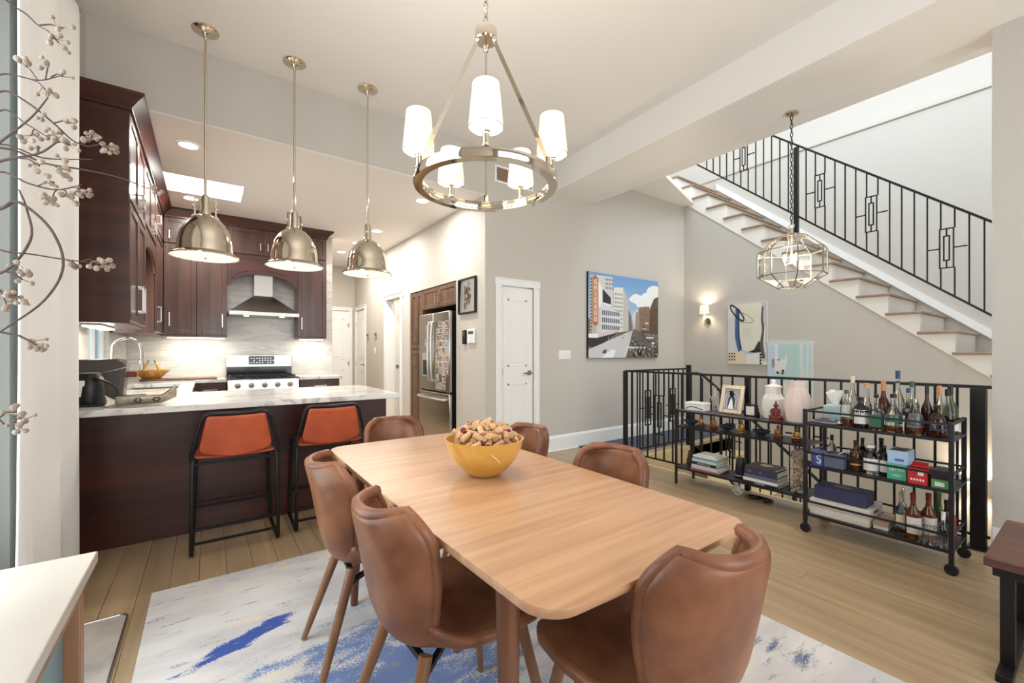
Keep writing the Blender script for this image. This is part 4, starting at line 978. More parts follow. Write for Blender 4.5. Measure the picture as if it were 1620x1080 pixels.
mb2 = MB(); mb2.lathe([(.0115, -.022), (.0115, .017)], 12, capt=False); mb2.mi = 1; mb2.lathe([(.0115, .017), (.0115, .022)], 12, capb=False); ck2 = mb2.build('cork', ['cork', 'stain'])
placed = []; cnt = 0
for ring, (nn, rr_, zz) in enumerate(((16, .118, .142), (13, .092, .162), (18, .108, .170), (12, .072, .182), (10, .045, .196), (6, .02, .206), (8, .085, .188))):
    for i in range(nn):
        a = 2*PI*(i+.5*(ring % 2))/nn+random.uniform(-.12, .12); r_ = rr_+random.uniform(-.008, .008)
        src = ck2 if random.random() < .33 else ck
        o = src if (src is ck and cnt == 0) else src.copy()
        if o is not ck: COL.objects.link(o)
        o.location = (.925+r_*math.cos(a), 1.49+r_*math.sin(a), .7505+zz+random.uniform(-.005, .005))
        o.rotation_euler = (PI/2+random.uniform(-.6, .6), random.uniform(-.4, .4), random.uniform(0, 2*PI))
        tag(o, 'wine cork with a purple stained end in the amber bowl' if src is ck2 else 'plain tan wine cork in the heap in the amber bowl', 'cork', 'wine corks heaped in the bowl'); cnt += 1
bpy.data.objects.remove(ck2)
# --- bar stools
def make_stool(label):
    t = thing('bar_stool', label, 'stool', (0, 0, 0), 0, 'orange leather bar stools at the peninsula')
    # local: faces +y, rear at y=-.2, x +-.23
    r = .0115
    for sx in (-1, 1):
        x = sx*.228
        pts = [(x*.98, -.18, .60), (x, -.20, .56), (x*1.02, -.21, .06), (x*1.02, -.205, .025), (x*1.02, -.18, .0125), (x*1.02, .17, .0125), (x*1.02, .20, .025), (x*1.01, .205, .06), (x*.93, .175, .575), (x*.92, .15, .60), (x*.96, -.14, .585), (x*.98, -.18, .60)]
        MB().tube(pts, r, 10).build('side_frame', 'black', t)
    # back frame
    bk = [(-.228, -.185, .57), (-.235, -.195, .62), (-.185, -.225, .83), (-.165, -.228, .862), (-.135, -.230, .872), (0, -.236, .866), (.135, -.230, .872), (.165, -.228, .862), (.185, -.225, .83), (.235, -.195, .62), (.228, -.185, .57)]
    MB().tube(bk, r, 10).build('back_frame', 'black', t)
    for z, y in ((.565, -.195), (.17, -.205), (.085, -.21)): MB().bar((-.226, y, z), (.226, y, z), .014).build('crossbar', 'black', t)
    MB().bar((-.228, .20, .19), (.228, .20, .19), .016).build('foot_rest', 'black', t)
    # back leather: trapezoid, gently dished
    m = MB(); nx, nz = 16, 10; rows = []
    for j in range(nz+1):
        v = j/nz; z = .595+.265*v; hw = .205-.048*v
        if v < .12: hw *= (.86+.14*math.sqrt(v/.12))
        for i in range(nx+1):
            u = -1+2*i/nx; rows.append((hw*u, -.192-.042*v-.022*(1-u*u)*(1-.3*v), z+.006*(u*u)*(1-v)-.004*(1-u*u)*v+.02*(u*u)*(1-v)))
    m._add(rows, [(j*(nx+1)+i, j*(nx+1)+i+1, (j+1)*(nx+1)+i+1, (j+1)*(nx+1)+i) for j in range(nz) for i in range(nx)]); m.build('backrest', 'orange', t, solid=.016, sub=1, angle=80)
    m = MB(); rows = []; ny = 12
    for j in range(ny+1):
        v = j/ny; y = -.185+.385*v; hw = .222-.015*v
        for i in range(nx+1):
            u = -1+2*i/nx; rows.append((hw*u, y, .603-.022*(1-u*u)*math.sin(PI*min(1, .15+v*.8))-.02*max(0, v-.85)/.15))
    m._add(rows, [(j*(nx+1)+i, j*(nx+1)+i+1, (j+1)*(nx+1)+i+1, (j+1)*(nx+1)+i) for j in range(ny) for i in range(nx)]); m.build('seat', 'orange', t, solid=.018, sub=1, angle=80)
    return t
s0 = make_stool('orange leather bar stool in front of the peninsula, nearer the curtain'); s0.location = (.158, 3.44, 0)
copy_tree(s0, (.745, 3.47, 0), -.03, 'orange leather bar stool partly hidden behind the dining table')
# --- chandelier
cl = thing('chandelier', 'polished nickel ring chandelier with five white shades over the table', 'chandelier', (.93, 1.485, 1.917))
R = .272
m = MB(); m.lathe([(R-.016, .0), (R+.016, .0), (R+.020, .006), (R+.020, .028), (R+.012, .033), (R+.012, .039), (R-.012, .039), (R-.012, .033), (R-.018, .028), (R-.018, .006), (R-.016, 0)], 72, capb=False, capt=False); m.build('ring', 'nickel', cl)
zh = .65
m = MB(); m.lathe([(.040, zh-.05), (.046, zh-.045), (.046, zh-.01), (.042, zh), (.02, zh+.012), (.008, zh+.02)], 28); m.build('hub', 'nickel', cl)
ctoc = math.atan2(-1.485, -.93)
for i in range(3):
    a = ctoc+PI+2*PI*i/3; ca, sa = math.cos(a), math.sin(a)
    m = MB(); m.bar((.04*ca, .04*sa, zh-.06), ((R-.0)*ca, (R-.0)*sa, .06), .008, .016); m.ball((.04*ca, .04*sa, zh-.055), .012); m.bar((R*ca, R*sa, .075), (R*ca, R*sa, .036), .014); m.build('strut', 'nickel', cl)
ch_ = MB(); ztop_ = ZC-1.917
z = zh+.02; i = 0
while z < ztop_-.03:
    pts = [(0 if i % 2 else .009*math.cos(t_), .009*math.cos(t_) if i % 2 else 0, z+.018+.018*math.sin(t_)) for t_ in [2*PI*q/10 for q in range(10)]]
    ch_.tube(pts, .0026, 5, closed=True); z += .030; i += 1
o = ch_.build('chain', 'nickel', cl); o['kind'] = 'stuff'
MB().lathe([(.065, ztop_-.001), (.065, ztop_-.012), (.02, ztop_-.03), (.008, ztop_-.04)], 28).build('canopy', 'nickel', cl)
for i in range(5):
    a = ctoc+2*PI*i/5; x, y = R*math.cos(a), R*math.sin(a)
    m = MB(); m.lathe([(.017, .040), (.017, .046), (.013, .05), (.013, .09), (.016, .094), (.016, .102), (.006, .104)], 18, (x, y, 0)); c_ = m.build('candle_sleeve', 'nickel', cl)
    m = MB(); m.lathe([(.060, .108), (.046, .258)], 32, (x, y, 0), capb=False, capt=False); sd = m.build('lamp_shade', 'shade', cl, solid=.0016)
    m = MB(); m.torus((x, y, .108), .060, .0016); m.build('shade_wire', 'nickel', None).parent = sd
    m = MB(); m.lathe([(.007, .104), (.009, .12), (.017, .15), (.013, .175), (.002, .19)], 14, (x, y, 0)); m.build('bulb', 'bulb', cl)
    point('chandelier_lamp', (x, y, .215), 8.0, (1, .88, .72), .025, cl)
# --- lantern over the stairwell
M['came'] = P('aged_silver_came', (128, 120, 108), .4, metal=.7)
ln = thing('lantern_pendant', 'faceted clear glass lantern hanging by a chain beside the stairs', 'pendant light', (4.0, 1.56, 1.79))
def ring8(r, z, sq=.38):
    pts = []
    for q in range(4):
        a = q*PI/2+PI/4*.2
        for dd in (-sq, sq): pts.append((r*math.cos(a+dd), r*math.sin(a+dd), z))
    return pts
rs = [ring8(.10, .0), ring8(.25, .10), ring8(.25, .305), ring8(.12, .42)]
for i in range(3):
    for j in range(8):
        q = [rs[i][j], rs[i][(j+1) % 8], rs[i+1][(j+1) % 8], rs[i+1][j]]; MB().poly(q).build('pane', 'glass', ln)
MB().poly(rs[0][::-1]).build('pane', 'glass', ln)
for i in range(4):
    for j in range(8):
        MB().bar(rs[i][j], rs[i][(j+1) % 8], .0075).build('came', 'came', ln)
        if i < 3: MB().bar(rs[i][j], rs[i+1][j], .0075).build('came', 'came', ln)
MB().lathe([(.115, .418), (.115, .425), (.04, .455), (.015, .46), (.012, .50)], 8).build('cap', 'nickel', ln)
MB().torus((0, 0, .515), .02, .004, 'x').build('loop', 'nickel', ln)
cc = MB(); z = .53; i = 0
while z < 3.26-1.79-.03:
    pts = [(0 if i % 2 else .010*math.cos(t_), .010*math.cos(t_) if i % 2 else 0, z+.021+.021*math.sin(t_)) for t_ in [2*PI*q/10 for q in range(10)]]
    cc.tube(pts, .0032, 5, closed=True); z += .035; i += 1
o = cc.build('chain', 'cartm', ln); o['kind'] = 'stuff'
MB().lathe([(.05, 1.468), (.05, 1.455), (.012, 1.44)], 24).build('canopy', 'nickel', ln)
MB().cyl((0, 0, .20), (0, 0, .42), .009).build('socket_stem', 'chromeh', ln)
for k_ in range(3):
    a = 2*PI*k_/3; x, y = .05*math.cos(a), .05*math.sin(a)
    MB().tube([(0, 0, .21), (x, y, .19), (x, y, .22)], .006, 8).build('arm', 'chromeh', ln); MB().lathe([(.006, .22), (.013, .245), (.01, .27), (.001, .285)], 12, (x, y, 0)).build('bulb', 'bulb', ln)
point('lantern_lamp', (0, 0, .25), 24, (1, .86, .66), .06, ln)
# --- curtain
cu = thing('curtain', 'white floor length linen curtain at the left edge', 'curtain', (-.6, 2.9, 0))
m = MB(); ny, nz = 90, 26; rows = []
for j in range(nz+1):
    v = j/nz; z = .015+3.12*v
    for i in range(ny+1):
        u = i/ny; y = 2.40+.93*u-2.9; amp = .016+.006*math.sin(7*u)
        x = .012+amp*math.sin(u*2*PI*2.3+.5*math.sin(3*v)+.4*v)+.004*math.sin(u*23+v*3)*(1-v)
        if u > .97: x -= .03*((u-.97)/.03)**2
        zz = z-(.05*max(0, (u-.93)/.07)**2 if j == nz else 0)
        rows.append((x, y, zz))
m._add(rows, [(j*(ny+1)+i, j*(ny+1)+i+1, (j+1)*(ny+1)+i+1, (j+1)*(ny+1)+i) for j in range(nz) for i in range(ny)]); m.build('panel', 'curtain', cu, solid=.006, angle=80)
tr = MB().cyl((-.60, .6, 3.17), (-.60, 3.36, 3.17), .014, n=12); tr.ball((-.60, 3.375, 3.17), .024); tag(tr.build('curtain_rod', 'cartm'), 'dark metal curtain rod above the dining window', 'rod')
# --- sideboard (left foreground) and its vase with dried branches
sb = thing('sideboard', 'low sideboard with white top and brown wood end at the lower left', 'sideboard', (-.44, .85, 0))
M['sbwood'] = WOOD('sideboard_wood', (110, 72, 50), (158, 116, 84), .4, 'Z', .5)
M['teal'] = P('teal_lacquer', (120, 150, 156), .4)
MB().box(-.655, -.222, .20, 1.485, .722, .75).build('top', 'ltop', sb, world=True, bevel=.003)
MB().box(-.655, -.245, 1.435, 1.475, .0, .721).build('end_panel', 'sbwood', sb, world=True, bevel=.003)
MB().box(-.655, -.245, .21, .25, .0, .721).build('end_panel', 'sbwood', sb, world=True, bevel=.003)
MB().box(-.655, -.275, .251, 1.434, .12, .69).build('body', 'teal', sb, world=True)
MB().box(-.274, -.245, .251, 1.434, .655, .721).build('rail', 'sbwood', sb, world=True, bevel=.002)
for a, b_ in ((.255, .64), (.645, 1.03)): MB().box(-.272, -.25, a, b_, .13, .65).build('door', 'sbwood', sb, world=True, bevel=.003)
vz = thing('branch_vase', 'tall vase with dried berry branches standing on the sideboard', 'vase', (-.47, 1.12, .753))
MB().lathe([(.05, 0), (.07, .01), (.08, .10), (.06, .24), (.035, .30), (.045, .32)], 24, capt=False).build('vase', 'ceramic', vz, solid=.004)
from math import tan
psi_ = math.radians(35.54); s_p, c_p = math.sin(psi_), math.cos(psi_)
def wp(u, v, d):
    a = (u-810)/677; b_ = -(v-557)/677
    return Vector(((s_p+a*c_p)*d, (c_p-a*s_p)*d, 1.25+b_*d))
random.seed(3)
# branch spines laid out in metres around the vase (start in the vase neck, fan out toward the room)
vp = Vector((-.47, 1.12, 1.05))
def rel(u, v, d): return wp(u, v, d)
spines = [
 ([(-160, 120, .92), (-40, -10, .95), (30, 15, 1.0), (60, 40, 1.02)], .0032, 1, [((60, 40, 1.02), (100, 45, 1.03), 3), ((60, 40, 1.02), (92, 66, 1.0), 6)]),
 ([(-150, 260, .92), (-40, 160, .98), (0, 118, 1.0), (60, 127, 1.03), (95, 120, 1.05)], .0026, 1, [((60, 127, 1.03), (35, 100, 1.04), 4), ((72, 125, 1.03), (78, 100, 1.03), 3), ((50, 126, 1.02), (72, 142, 1.02), 5), ((80, 122, 1.04), (100, 120, 1.05), 3)]),
 ([(-150, 380, .92), (-60, 270, .96), (0, 225, .98), (50, 185, 1.0), (76, 154, 1.0)], .0035, 1, []),
 ([(-150, 360, .9), (-60, 190, .95), (0, 145, 1.0), (40, 160, 1.02), (85, 195, 1.05), (115, 222, 1.08), (140, 232, 1.1)], .003, 1, [((85, 195, 1.05), (112, 195, 1.06), 5), ((75, 187, 1.04), (66, 180, 1.04), 3), ((95, 205, 1.06), (80, 213, 1.05), 8), ((125, 226, 1.09), (145, 218, 1.1), 11), ((140, 232, 1.1), (172, 232, 1.12), 10)]),
 ([(-150, 380, .92), (-60, 240, .96), (0, 175, .99), (40, 195, 1.01), (72, 215, 1.03)], .0026, 1, [((55, 205, 1.02), (50, 215, 1.02), 4), ((72, 215, 1.03), (95, 222, 1.04), 7)]),
 ([(-160, 380, .92), (-80, 285, .95), (0, 255, .98), (60, 243, 1.0), (90, 225, 1.02)], .0042, 1, [((60, 243, 1.0), (60, 232, 1.01), 3), ((30, 250, .99), (62, 262, .99), 4), ((90, 225, 1.02), (110, 230, 1.03), 4)]),
 ([(-150, 400, .92), (-60, 260, .97), (0, 228, 1.0), (70, 250, 1.04), (145, 252, 1.1)], .0028, 1, [((100, 251, 1.06), (105, 258, 1.06), 3)]),
 ([(-150, 400, .92), (-60, 250, .97), (10, 235, 1.0), (70, 258, 1.04), (130, 268, 1.08), (190, 281, 1.14), (232, 298, 1.18)], .003, 1, [((75, 259, 1.04), (95, 270, 1.04), 6), ((232, 298, 1.18), (250, 302, 1.19), 7)]),
 ([(-150, 420, .9), (-60, 300, .95), (0, 272, .98), (45, 290, 1.0), (90, 300, 1.03), (130, 292, 1.06)], .0028, 1, [((90, 300, 1.03), (82, 316, 1.03), 8), ((100, 300, 1.04), (108, 312, 1.04), 5), ((110, 297, 1.05), (128, 302, 1.06), 12), ((60, 294, 1.01), (86, 288, 1.01), 5)]),
 ([(-150, 440, .9), (-60, 340, .95), (0, 330, .97), (30, 320, .98), (80, 362, 1.0), (100, 420, 1.0), (70, 475, .98), (0, 525, .95)], .0045, 1, [((0, 525, .95), (60, 545, .98), 8)]),
 ([(-150, 440, .9), (-60, 360, .95), (0, 395, .97), (50, 402, 1.0), (100, 410, 1.04), (150, 416, 1.1)], .0028, 1, [((105, 411, 1.04), (125, 424, 1.06), 6), ((130, 413, 1.08), (150, 414, 1.1), 5), ((150, 416, 1.1), (166, 420, 1.12), 9)]),
 ([(-150, 440, .9), (-60, 400, .95), (0, 432, .97), (48, 380, .98), (42, 330, .99), (30, 300, 1.0)], .0042, 1, [((20, 410, .97), (30, 420, .98), 4), ((10, 430, .97), (35, 442, .98), 4)]),
 ([(-150, 460, .9), (-60, 420, .95), (-5, 455, .96), (20, 470, .97)], .0026, 1, [((0, 460, .96), (30, 470, .97), 9), ((0, 460, .96), (10, 482, .97), 4)]),
 ([(-160, 520, .9), (-60, 560, .94), (0, 665, .95), (35, 668, .96)], .0032, 1, [((0, 660, .95), (22, 652, .96), 5), ((20, 668, .955), (42, 664, .96), 4), ((20, 668, .955), (28, 676, .96), 4)]),
]
bunch = []
for pts, r_, _, sub_ in spines:
    world_pts = [vp+Vector((0, 0, -.02))]+[rel(*p) for p in pts]
    sp = crom(world_pts, 6); n = len(sp)
    loc = [p-vz.location for p in sp]
    br = MB(); br.tube(loc, [r_*(1.15-.75*i/n) for i in range(n)], 6)
    bo = br.build('branch', 'branch', vz)
    for a, b_, nb in sub_:
        A_, B_ = rel(*a)-vz.location, rel(*b_)-vz.location
        tw = MB(); tw.tube([A_, A_.lerp(B_, .5)+Vector((0, 0, .006)), B_], r_*.55, 5); tw.build('twig', 'branch', None).parent = bo
        by = MB()
        for q in range(nb):
            p = B_+Vector((random.uniform(-.017, .017), random.uniform(-.017, .017), random.uniform(-.015, .015)))
            by.ball(p, random.uniform(.0042, .0072), 8, random.uniform(.85, 1.25)); by.tube([B_.lerp(A_, .25), p], .0012, 4)
        o = by.build('berry_cluster', 'berry', None); o.parent = bo; o['kind'] = 'stuff'
# --- bench at the lower right
bn = thing('bench', 'dark wood bench with black metal trestle legs at the lower right', 'bench', (2.8, -.4, 0))
M['benchw'] = WOOD('dark_bench_wood', (70, 40, 30), (112, 72, 56), .4, 'Y', .5)
MB().box(2.48, 3.12, -1.15, .292, .415, .45).build('seat', 'benchw', bn, world=True, bevel=.004)
MB().box(2.50, 3.10, -1.12, .27, .38, .414).build('apron', 'black', bn, world=True)
for yy in (.235, -1.08):
    m = MB(); m.box(2.54, 2.58, yy-.02, yy+.02, .03, .38); m.box(3.02, 3.06, yy-.02, yy+.02, .03, .38); m.box(2.44, 3.10, yy-.022, yy+.022, 0, .03); m.build('leg_frame', 'black', bn, world=True, bevel=.003)
# ================================================================== SHELF, BAR CART, ART
# --- open shelf unit
sf = thing('shelf_unit', 'low black metal three tier shelf unit in front of the guard railing', 'shelf', (3.79, 1.87, 0))
SX0_, SX1_, SY0_, SY1_ = 3.645, 3.935, 1.325, 2.41
for x in (SX0_, SX1_):
    for y in (SY0_, SY1_): MB().box(x-.009, x+.009, y-.009, y+.009, 0, .712).build('post', 'cartm', sf, world=True)
SHZ = (.165, .552, .70)
M['shelfb'] = P('dark_stained_board', (58, 54, 52), .4, noise=.2, nscale=10)
for z in SHZ:
    MB().box(SX0_+.010, SX1_-.010, SY0_-.0085, SY1_+.0085, z-.012, z).build('shelf_board', 'shelfb', sf, world=True)
    for x in (SX0_, SX1_): MB().box(x-.007, x+.007, SY0_+.009, SY1_-.009, z-.014, z+.001).build('edge_rail', 'cartm', sf, world=True)
def lathe_thing(name, label, cat, loc, parts, rz=0., group=None):
    t = thing(name, label, cat, loc, rz, group)
    for pn, prof, mat, n, kw in parts: MB().lathe(prof, n, **{k_: v for k_, v in kw.items() if k_ not in ('angle',)}).build(pn, mat, t, angle=kw.get('angle', 35))
    return t
Z3, Z2, Z1 = .7005, .5525, .1655
# top tier
bx = thing('decor_box', 'small white painted trinket box at the left end of the top tier', 'box', (3.80, 2.285, Z3))
MB().box(-.055, .055, -.095, .095, 0, .052).build('body', 'ceramic', bx, bevel=.002); MB().box(-.058, .058, -.098, .098, .053, .075).build('lid', 'ceramic', bx, bevel=.003)
m = MB(); m.tube(crom([(-.056, .085, .012), (-.0565, .04, .036), (-.0565, -.02, .030), (-.056, -.085, .014)], 5), .004, 6); m.build('painted_wave', 'slate', bx)
jt = thing('jewelry_tree', 'clear crystal branch in a small glass cup beside the photo frame', 'ornament', (3.81, 2.135, Z3))
MB().lathe([(.022, 0), (.024, .005), (.024, .055)], 20, capt=False).build('cup', 'glass', jt, solid=.002)
for pts in ([(0, 0, .01), (0, .004, .10), (.0, .035, .155), (0, .04, .19)], [(0, 0, .01), (0, -.004, .12), (0, -.01, .24)], [(0, 0, .06), (0, .02, .12), (0, .055, .15)]):
    MB().tube(crom(pts, 5), .004, 6).build('twig', 'pewter', jt)
b_ = MB()
for i in range(9): b_.ball((random.uniform(-.01, .01), -.01+random.uniform(-.012, .012), .12+i*.014), .006, 8)
o = b_.build('crystal_beads', 'ceramic', jt); o['kind'] = 'stuff'
pf = thing('framed_photo', 'silver photo frame with a black and white wedding picture', 'photo frame', (3.80, 1.975, Z3+.004), math.radians(-4))
M['silver'] = P('champagne_silver', (196, 180, 156), .28, metal=.85)
def tl(m):
    R_ = Matrix.Rotation(math.radians(13), 3, 'Y'); m.v = [tuple(R_ @ Vector(p)) for p in m.v]; return m
W_, H_ = .105, .255
m = MB(); e = .036
for y0, y1, z0, z1 in ((-W_, -W_+e, 0, H_), (W_-e, W_, 0, H_), (-W_+e, W_-e, 0, e), (-W_+e, W_-e, H_-e, H_)): m.box(-.008, .008, y0, y1, z0, z1)
tl(m).build('frame', 'silver', pf, bevel=.004)
pr = MB(); a, c0, c1 = W_-e, e, H_-e; X_ = -.003
def q_(pr, y0, y1, z0, z1, col, x): pr.poly([(x, y1, z0), (x, y0, z0), (x, y0, z1), (x, y1, z1)], col)
q_(pr, -a, a, c0, c1, (150, 150, 156), X_)
for i, (w_, col) in enumerate(((.064, (206, 204, 206)), (.056, (120, 118, 124)), (.046, (190, 190, 194)), (.036, (90, 88, 94)), (.026, (52, 50, 56)))):
    x = X_-.0002*(i+1); zc = c0+.085
    pr.poly([(x, w_, c0+.01)]+[(x, w_*math.cos(PI*q/12), zc+w_*1.2*math.sin(PI*q/12)) for q in range(13)]+[(x, -w_, c0+.01)], col)
pr.poly([(X_-.002, .028, c0+.004), (X_-.002, -.026, c0+.004), (X_-.002, -.006, c0+.09), (X_-.002, .010, c0+.09)], (240, 240, 240)); q_(pr, -.022, -.006, c0+.004, c0+.088, (30, 30, 34), X_-.0018); q_(pr, -.002, .008, c0+.088, c0+.104, (200, 190, 186), X_-.002)
tl(pr).build('photo', 'gloss_print', pf)
m = MB(); m.bar((.02, 0, .2), (.075, 0, .004), .012, .03); m.build('easel_strut', 'dark', pf)
cdl = thing('candle_holder', 'white candle block in a square black iron holder', 'candle holder', (3.80, 1.795, Z3))
m = MB()
for y in (-.045, .045): m.box(-.02, .02, y-.006, y+.006, 0, .105)
m.box(-.02, .02, -.045, .045, 0, .01); m.box(-.02, .02, -.045, .045, .095, .105); m.build('holder', 'black', cdl); MB().box(-.016, .016, -.036, .036, .011, .085).build('candle', 'ceramic', cdl, bevel=.004)
lathe_thing('small_bottle', 'tiny black perfume bottle beside the candle holder', 'bottle', (3.765, 1.725, Z3), [('body', [(.017, 0), (.018, .004), (.018, .045), (.009, .052), (.009, .06)], 'blackglass', 14, {}), ('cap', [(.010, .0605), (.010, .085)], 'dark', 14, {})])
lathe_thing('canister', 'white octagonal ceramic canister with knobbed lid', 'jar', (3.845, 1.635, Z3), [('body', [(.075, 0), (.082, .01), (.088, .12), (.084, .165), (.062, .205), (.060, .255)], 'ceramic', 8, {'angle': 20}), ('lid', [(.064, .2555), (.064, .27), (.02, .282), (.016, .295), (.020, .31), (.004, .322)], 'ceramic', 16, {})])
def buddha(name, label, loc, mat, s_=1., base_='maroon'):
    t = thing(name, label, 'figurine', loc, PI)
    S_ = lambda L_: [(r*s_, z*s_) for r, z in L_]
    MB().lathe(S_([(.042, 0), (.044, .006), (.04, .014), (.043, .022), (.038, .028)]), 20, sy=1.15).build('pedestal', base_, t)
    m = MB(); m.lathe(S_([(.038, .0285), (.042, .036), (.036, .046), (.028, .052), (.024, .07), (.026, .09), (.022, .102), (.009, .108), (.008, .113)]), 20, sx=.8, sy=1.0)
    for sg in (-1, 1):
        m.tube([(.004*s_, sg*.024*s_, .096*s_), (.010*s_, sg*.034*s_, .074*s_), (.022*s_, sg*.020*s_, .056*s_), (.026*s_, sg*.004*s_, .05*s_)], [.008*s_, .0075*s_, .007*s_, .006*s_], 8)
        m.tube([(.0, sg*.045*s_, .038*s_), (.024*s_, sg*.034*s_, .036*s_), (.03*s_, -sg*.008*s_, .036*s_)], [.011*s_, .012*s_, .009*s_], 8)
    m.build('body', mat, t)
    m = MB(); m.ball((.002*s_, 0, .124*s_), .0155*s_, 14, 1.15); m.ball((0, 0, .142*s_), .009*s_, 10); m.lathe(S_([(.006, .148), (.003, .158), (.0005, .168)]), 8)
    for sg in (-1, 1): m.ball((0, sg*.0155*s_, .121*s_), .004*s_, 6, 2.)
    m.ball((.0165*s_, 0, .122*s_), .003*s_, 6); m.build('head', mat, t)
    return t
buddha('buddha_figurine', 'seated maroon figurine on the top tier before the blush vase', (3.685, 1.548, Z3), 'maroon', 1.02)
lathe_thing('blush_vase', 'large faceted blush pink ceramic vase at the right end', 'vase', (3.765, 1.425, Z3), [('body', [(.075, 0), (.088, .012), (.098, .10), (.095, .165), (.066, .255), (.056, .275), (.056, .325), (.050, .325), (.048, .26)], 'pink', 10, {'angle': 15, 'capt': False})])
# middle tier
for (y, lb) in ((2.345, 'dark slate footed bowl at the left of the middle tier'), (1.995, 'dark slate dish with pinched rim between gold figurines'), (1.705, 'dark slate oval bowl toward the right of the middle tier')):
    lathe_thing('slate_bowl', lb, 'bowl', (3.79, y, Z2), [('bowl', [(.022, 0), (.024, .008), (.03, .014), (.058, .034), (.062, .046), (.056, .046), (.03, .022), (.001, .018)], 'slate', 20, {'sy': 1.15, 'capt': False})], group='slate bowls on the middle tier')
for (y, mt_, lb, bs_) in ((2.235, 'brass', 'gold seated figurine next to the leftmost slate bowl', 'slate'), (2.11, 'redgold', 'red and gold seated figurine below the photo frame', 'maroon'), (1.86, 'brass', 'bright gold laughing figurine near the middle post', 'brass'), (1.57, 'redgold', 'red and gold figurine second from the right end', 'maroon'), (1.435, 'brass', 'gold figurine on a dark base at the right end of the middle tier', 'maroon')):
    buddha('gold_figurine', lb, (3.775, y, Z2), mt_, .72, bs_)
# bottom tier
def book(x, y, z, w_, d_, h_, mat, label, rz=0., txt=None, tmat='plainwhite'):
    t = thing('book', label, 'book', (x, y, z), rz, 'coffee table books on the bottom tier')
    c_ = .003
    MB().box(-d_/2+c_, d_/2-c_, -w_/2+c_, w_/2-c_, c_, h_-c_).build('pages', 'paper', t)
    m = MB(); m.box(-d_/2, d_/2, -w_/2, w_/2, 0, c_); m.box(-d_/2, d_/2, -w_/2, w_/2, h_-c_, h_); m.box(-d_/2, -d_/2+c_, -w_/2, w_/2, c_, h_-c_); m.build('cover', mat, t, bevel=.0008)
    if txt: text_mesh('title', txt, h_*.75, tmat, t, (-d_/2-.0004, 0, h_/2), (PI/2, 0, -PI/2), ext=.0002)
    return t
for nm_, rgb in (('bkgrey', (198, 194, 192)), ('bkpink', (170, 100, 100)), ('bkblue', (178, 202, 212)), ('bkblack', (34, 34, 38)), ('bkslate', (96, 100, 118)), ('bkgreen', (70, 92, 70)), ('bksage', (128, 144, 134)), ('bkbrown', (74, 64, 60)), ('bkwhite', (228, 226, 222))): M[nm_] = P(nm_, rgb, .5)
z = Z1
for h_, w_, d_, mt_, lb, tx, tm in ((.016, .255, .22, 'bkpink', 'thin dusty red book at the bottom of the left book stack', None, 'plainwhite'), (.034, .25, .215, 'bkgrey', 'thick pale grey book second from the bottom of the left stack', None, 'dark'), (.026, .235, .20, 'bkblack', 'black book with white spaced capital letters in the left stack', 'E M M S O D E', 'plainwhite'), (.026, .235, .20, 'bkblue', 'pale blue book in the left stack', None, 'dark'), (.016, .23, .20, 'bksage', 'slim sage green book in the left stack', None, 'dark'), (.014, .225, .19, 'bkwhite', 'white book near the top of the left stack', None, 'dark'), (.012, .17, .13, 'bkwhite', 'small cream booklet topping the left stack', None, 'dark')):
    book(3.775, 2.145+random.uniform(-.006, .006), z, w_, d_, h_, mt_, lb, random.uniform(-.05, .05), tx, tm); z += h_+.0004
z = Z1
for h_, w_, d_, mt_, lb, tx, tm in ((.022, .27, .21, 'bkblack', 'black book with white lettering at the bottom of the right stack', 'EAMEMENI', 'plainwhite'), (.024, .265, .21, 'bkwhite', 'white book second from the bottom of the right stack', None, 'dark'), (.030, .255, .20, 'bkslate', 'slate blue book in the middle of the right stack', None, 'dark'), (.048, .25, .20, 'navy', 'thick navy book with a gold emblem in the right stack', None, 'dark'), (.020, .235, .19, 'bkbrown', 'dark taupe book topping the right stack', None, 'dark')):
    t = book(3.765, 1.66, z, w_, d_, h_, mt_, lb, random.uniform(-.04, .04), tx, tm)
    if mt_ == 'navy':
        MB().torus((-.1005, 0, .024), .007, .0014, 'x', 16, 5).build('emblem', 'brass', t)
        for yy in (.095, .078): MB().torus((-.1005, yy, .026), .006, .0012, 'x', 12, 5).build('emblem', 'brass', t)
    z += h_+.0004
MB_ = MB(); MB_.lathe([(.034, 0), (.03, .001), (.001, .0012)], 20, capt=False, sy=1.5)
o = MB_.build('paper_disc', 'pink'); o.location = (3.775, 1.655, z+.0002); tag(o, 'pale oval card lying on the right book stack', 'card')
sp = thing('speaker', 'tapered black cylindrical smart speaker between the book stacks', 'speaker', (3.77, 1.865, Z1))
MB().lathe([(.046, 0), (.047, .01), (.047, .02)], 28).build('base', 'dark', sp); MB().lathe([(.0475, .0205), (.0475, .025)], 28).build('light_ring', 'ceramic', sp); MB().lathe([(.047, .0255), (.045, .06), (.036, .165), (.033, .17), (.001, .170)], 28, capt=False).build('body', 'dark', sp)
fg = thing('iron_figure', 'dark pine cone like sculpture at the left of the bottom tier', 'sculpture', (3.77, 2.345, Z1))
m = MB()
for i in range(7):
    for q in range(6):
        a = q*PI/3+i*.5; m.ball((math.cos(a)*.026*(1-i*.1)+.0, math.sin(a)*.026*(1-i*.1), .018+i*.02), .012*(1-i*.06), 7)
m.cyl((0, 0, 0), (0, 0, .15), .02, .008); o = m.build('cone', 'branch', fg)
jr = thing('cork_jar', 'tall clear glass cylinder filled with corks at the shelf end', 'jar', (3.73, 1.415, Z1))
MB().lathe([(.052, 0), (.055, .003), (.055, .36), (.052, .36), (.052, .006), (.001, .006)], 28, capb=True, capt=False).build('glass', 'glass', jr)
m = MB(); random.seed(9)
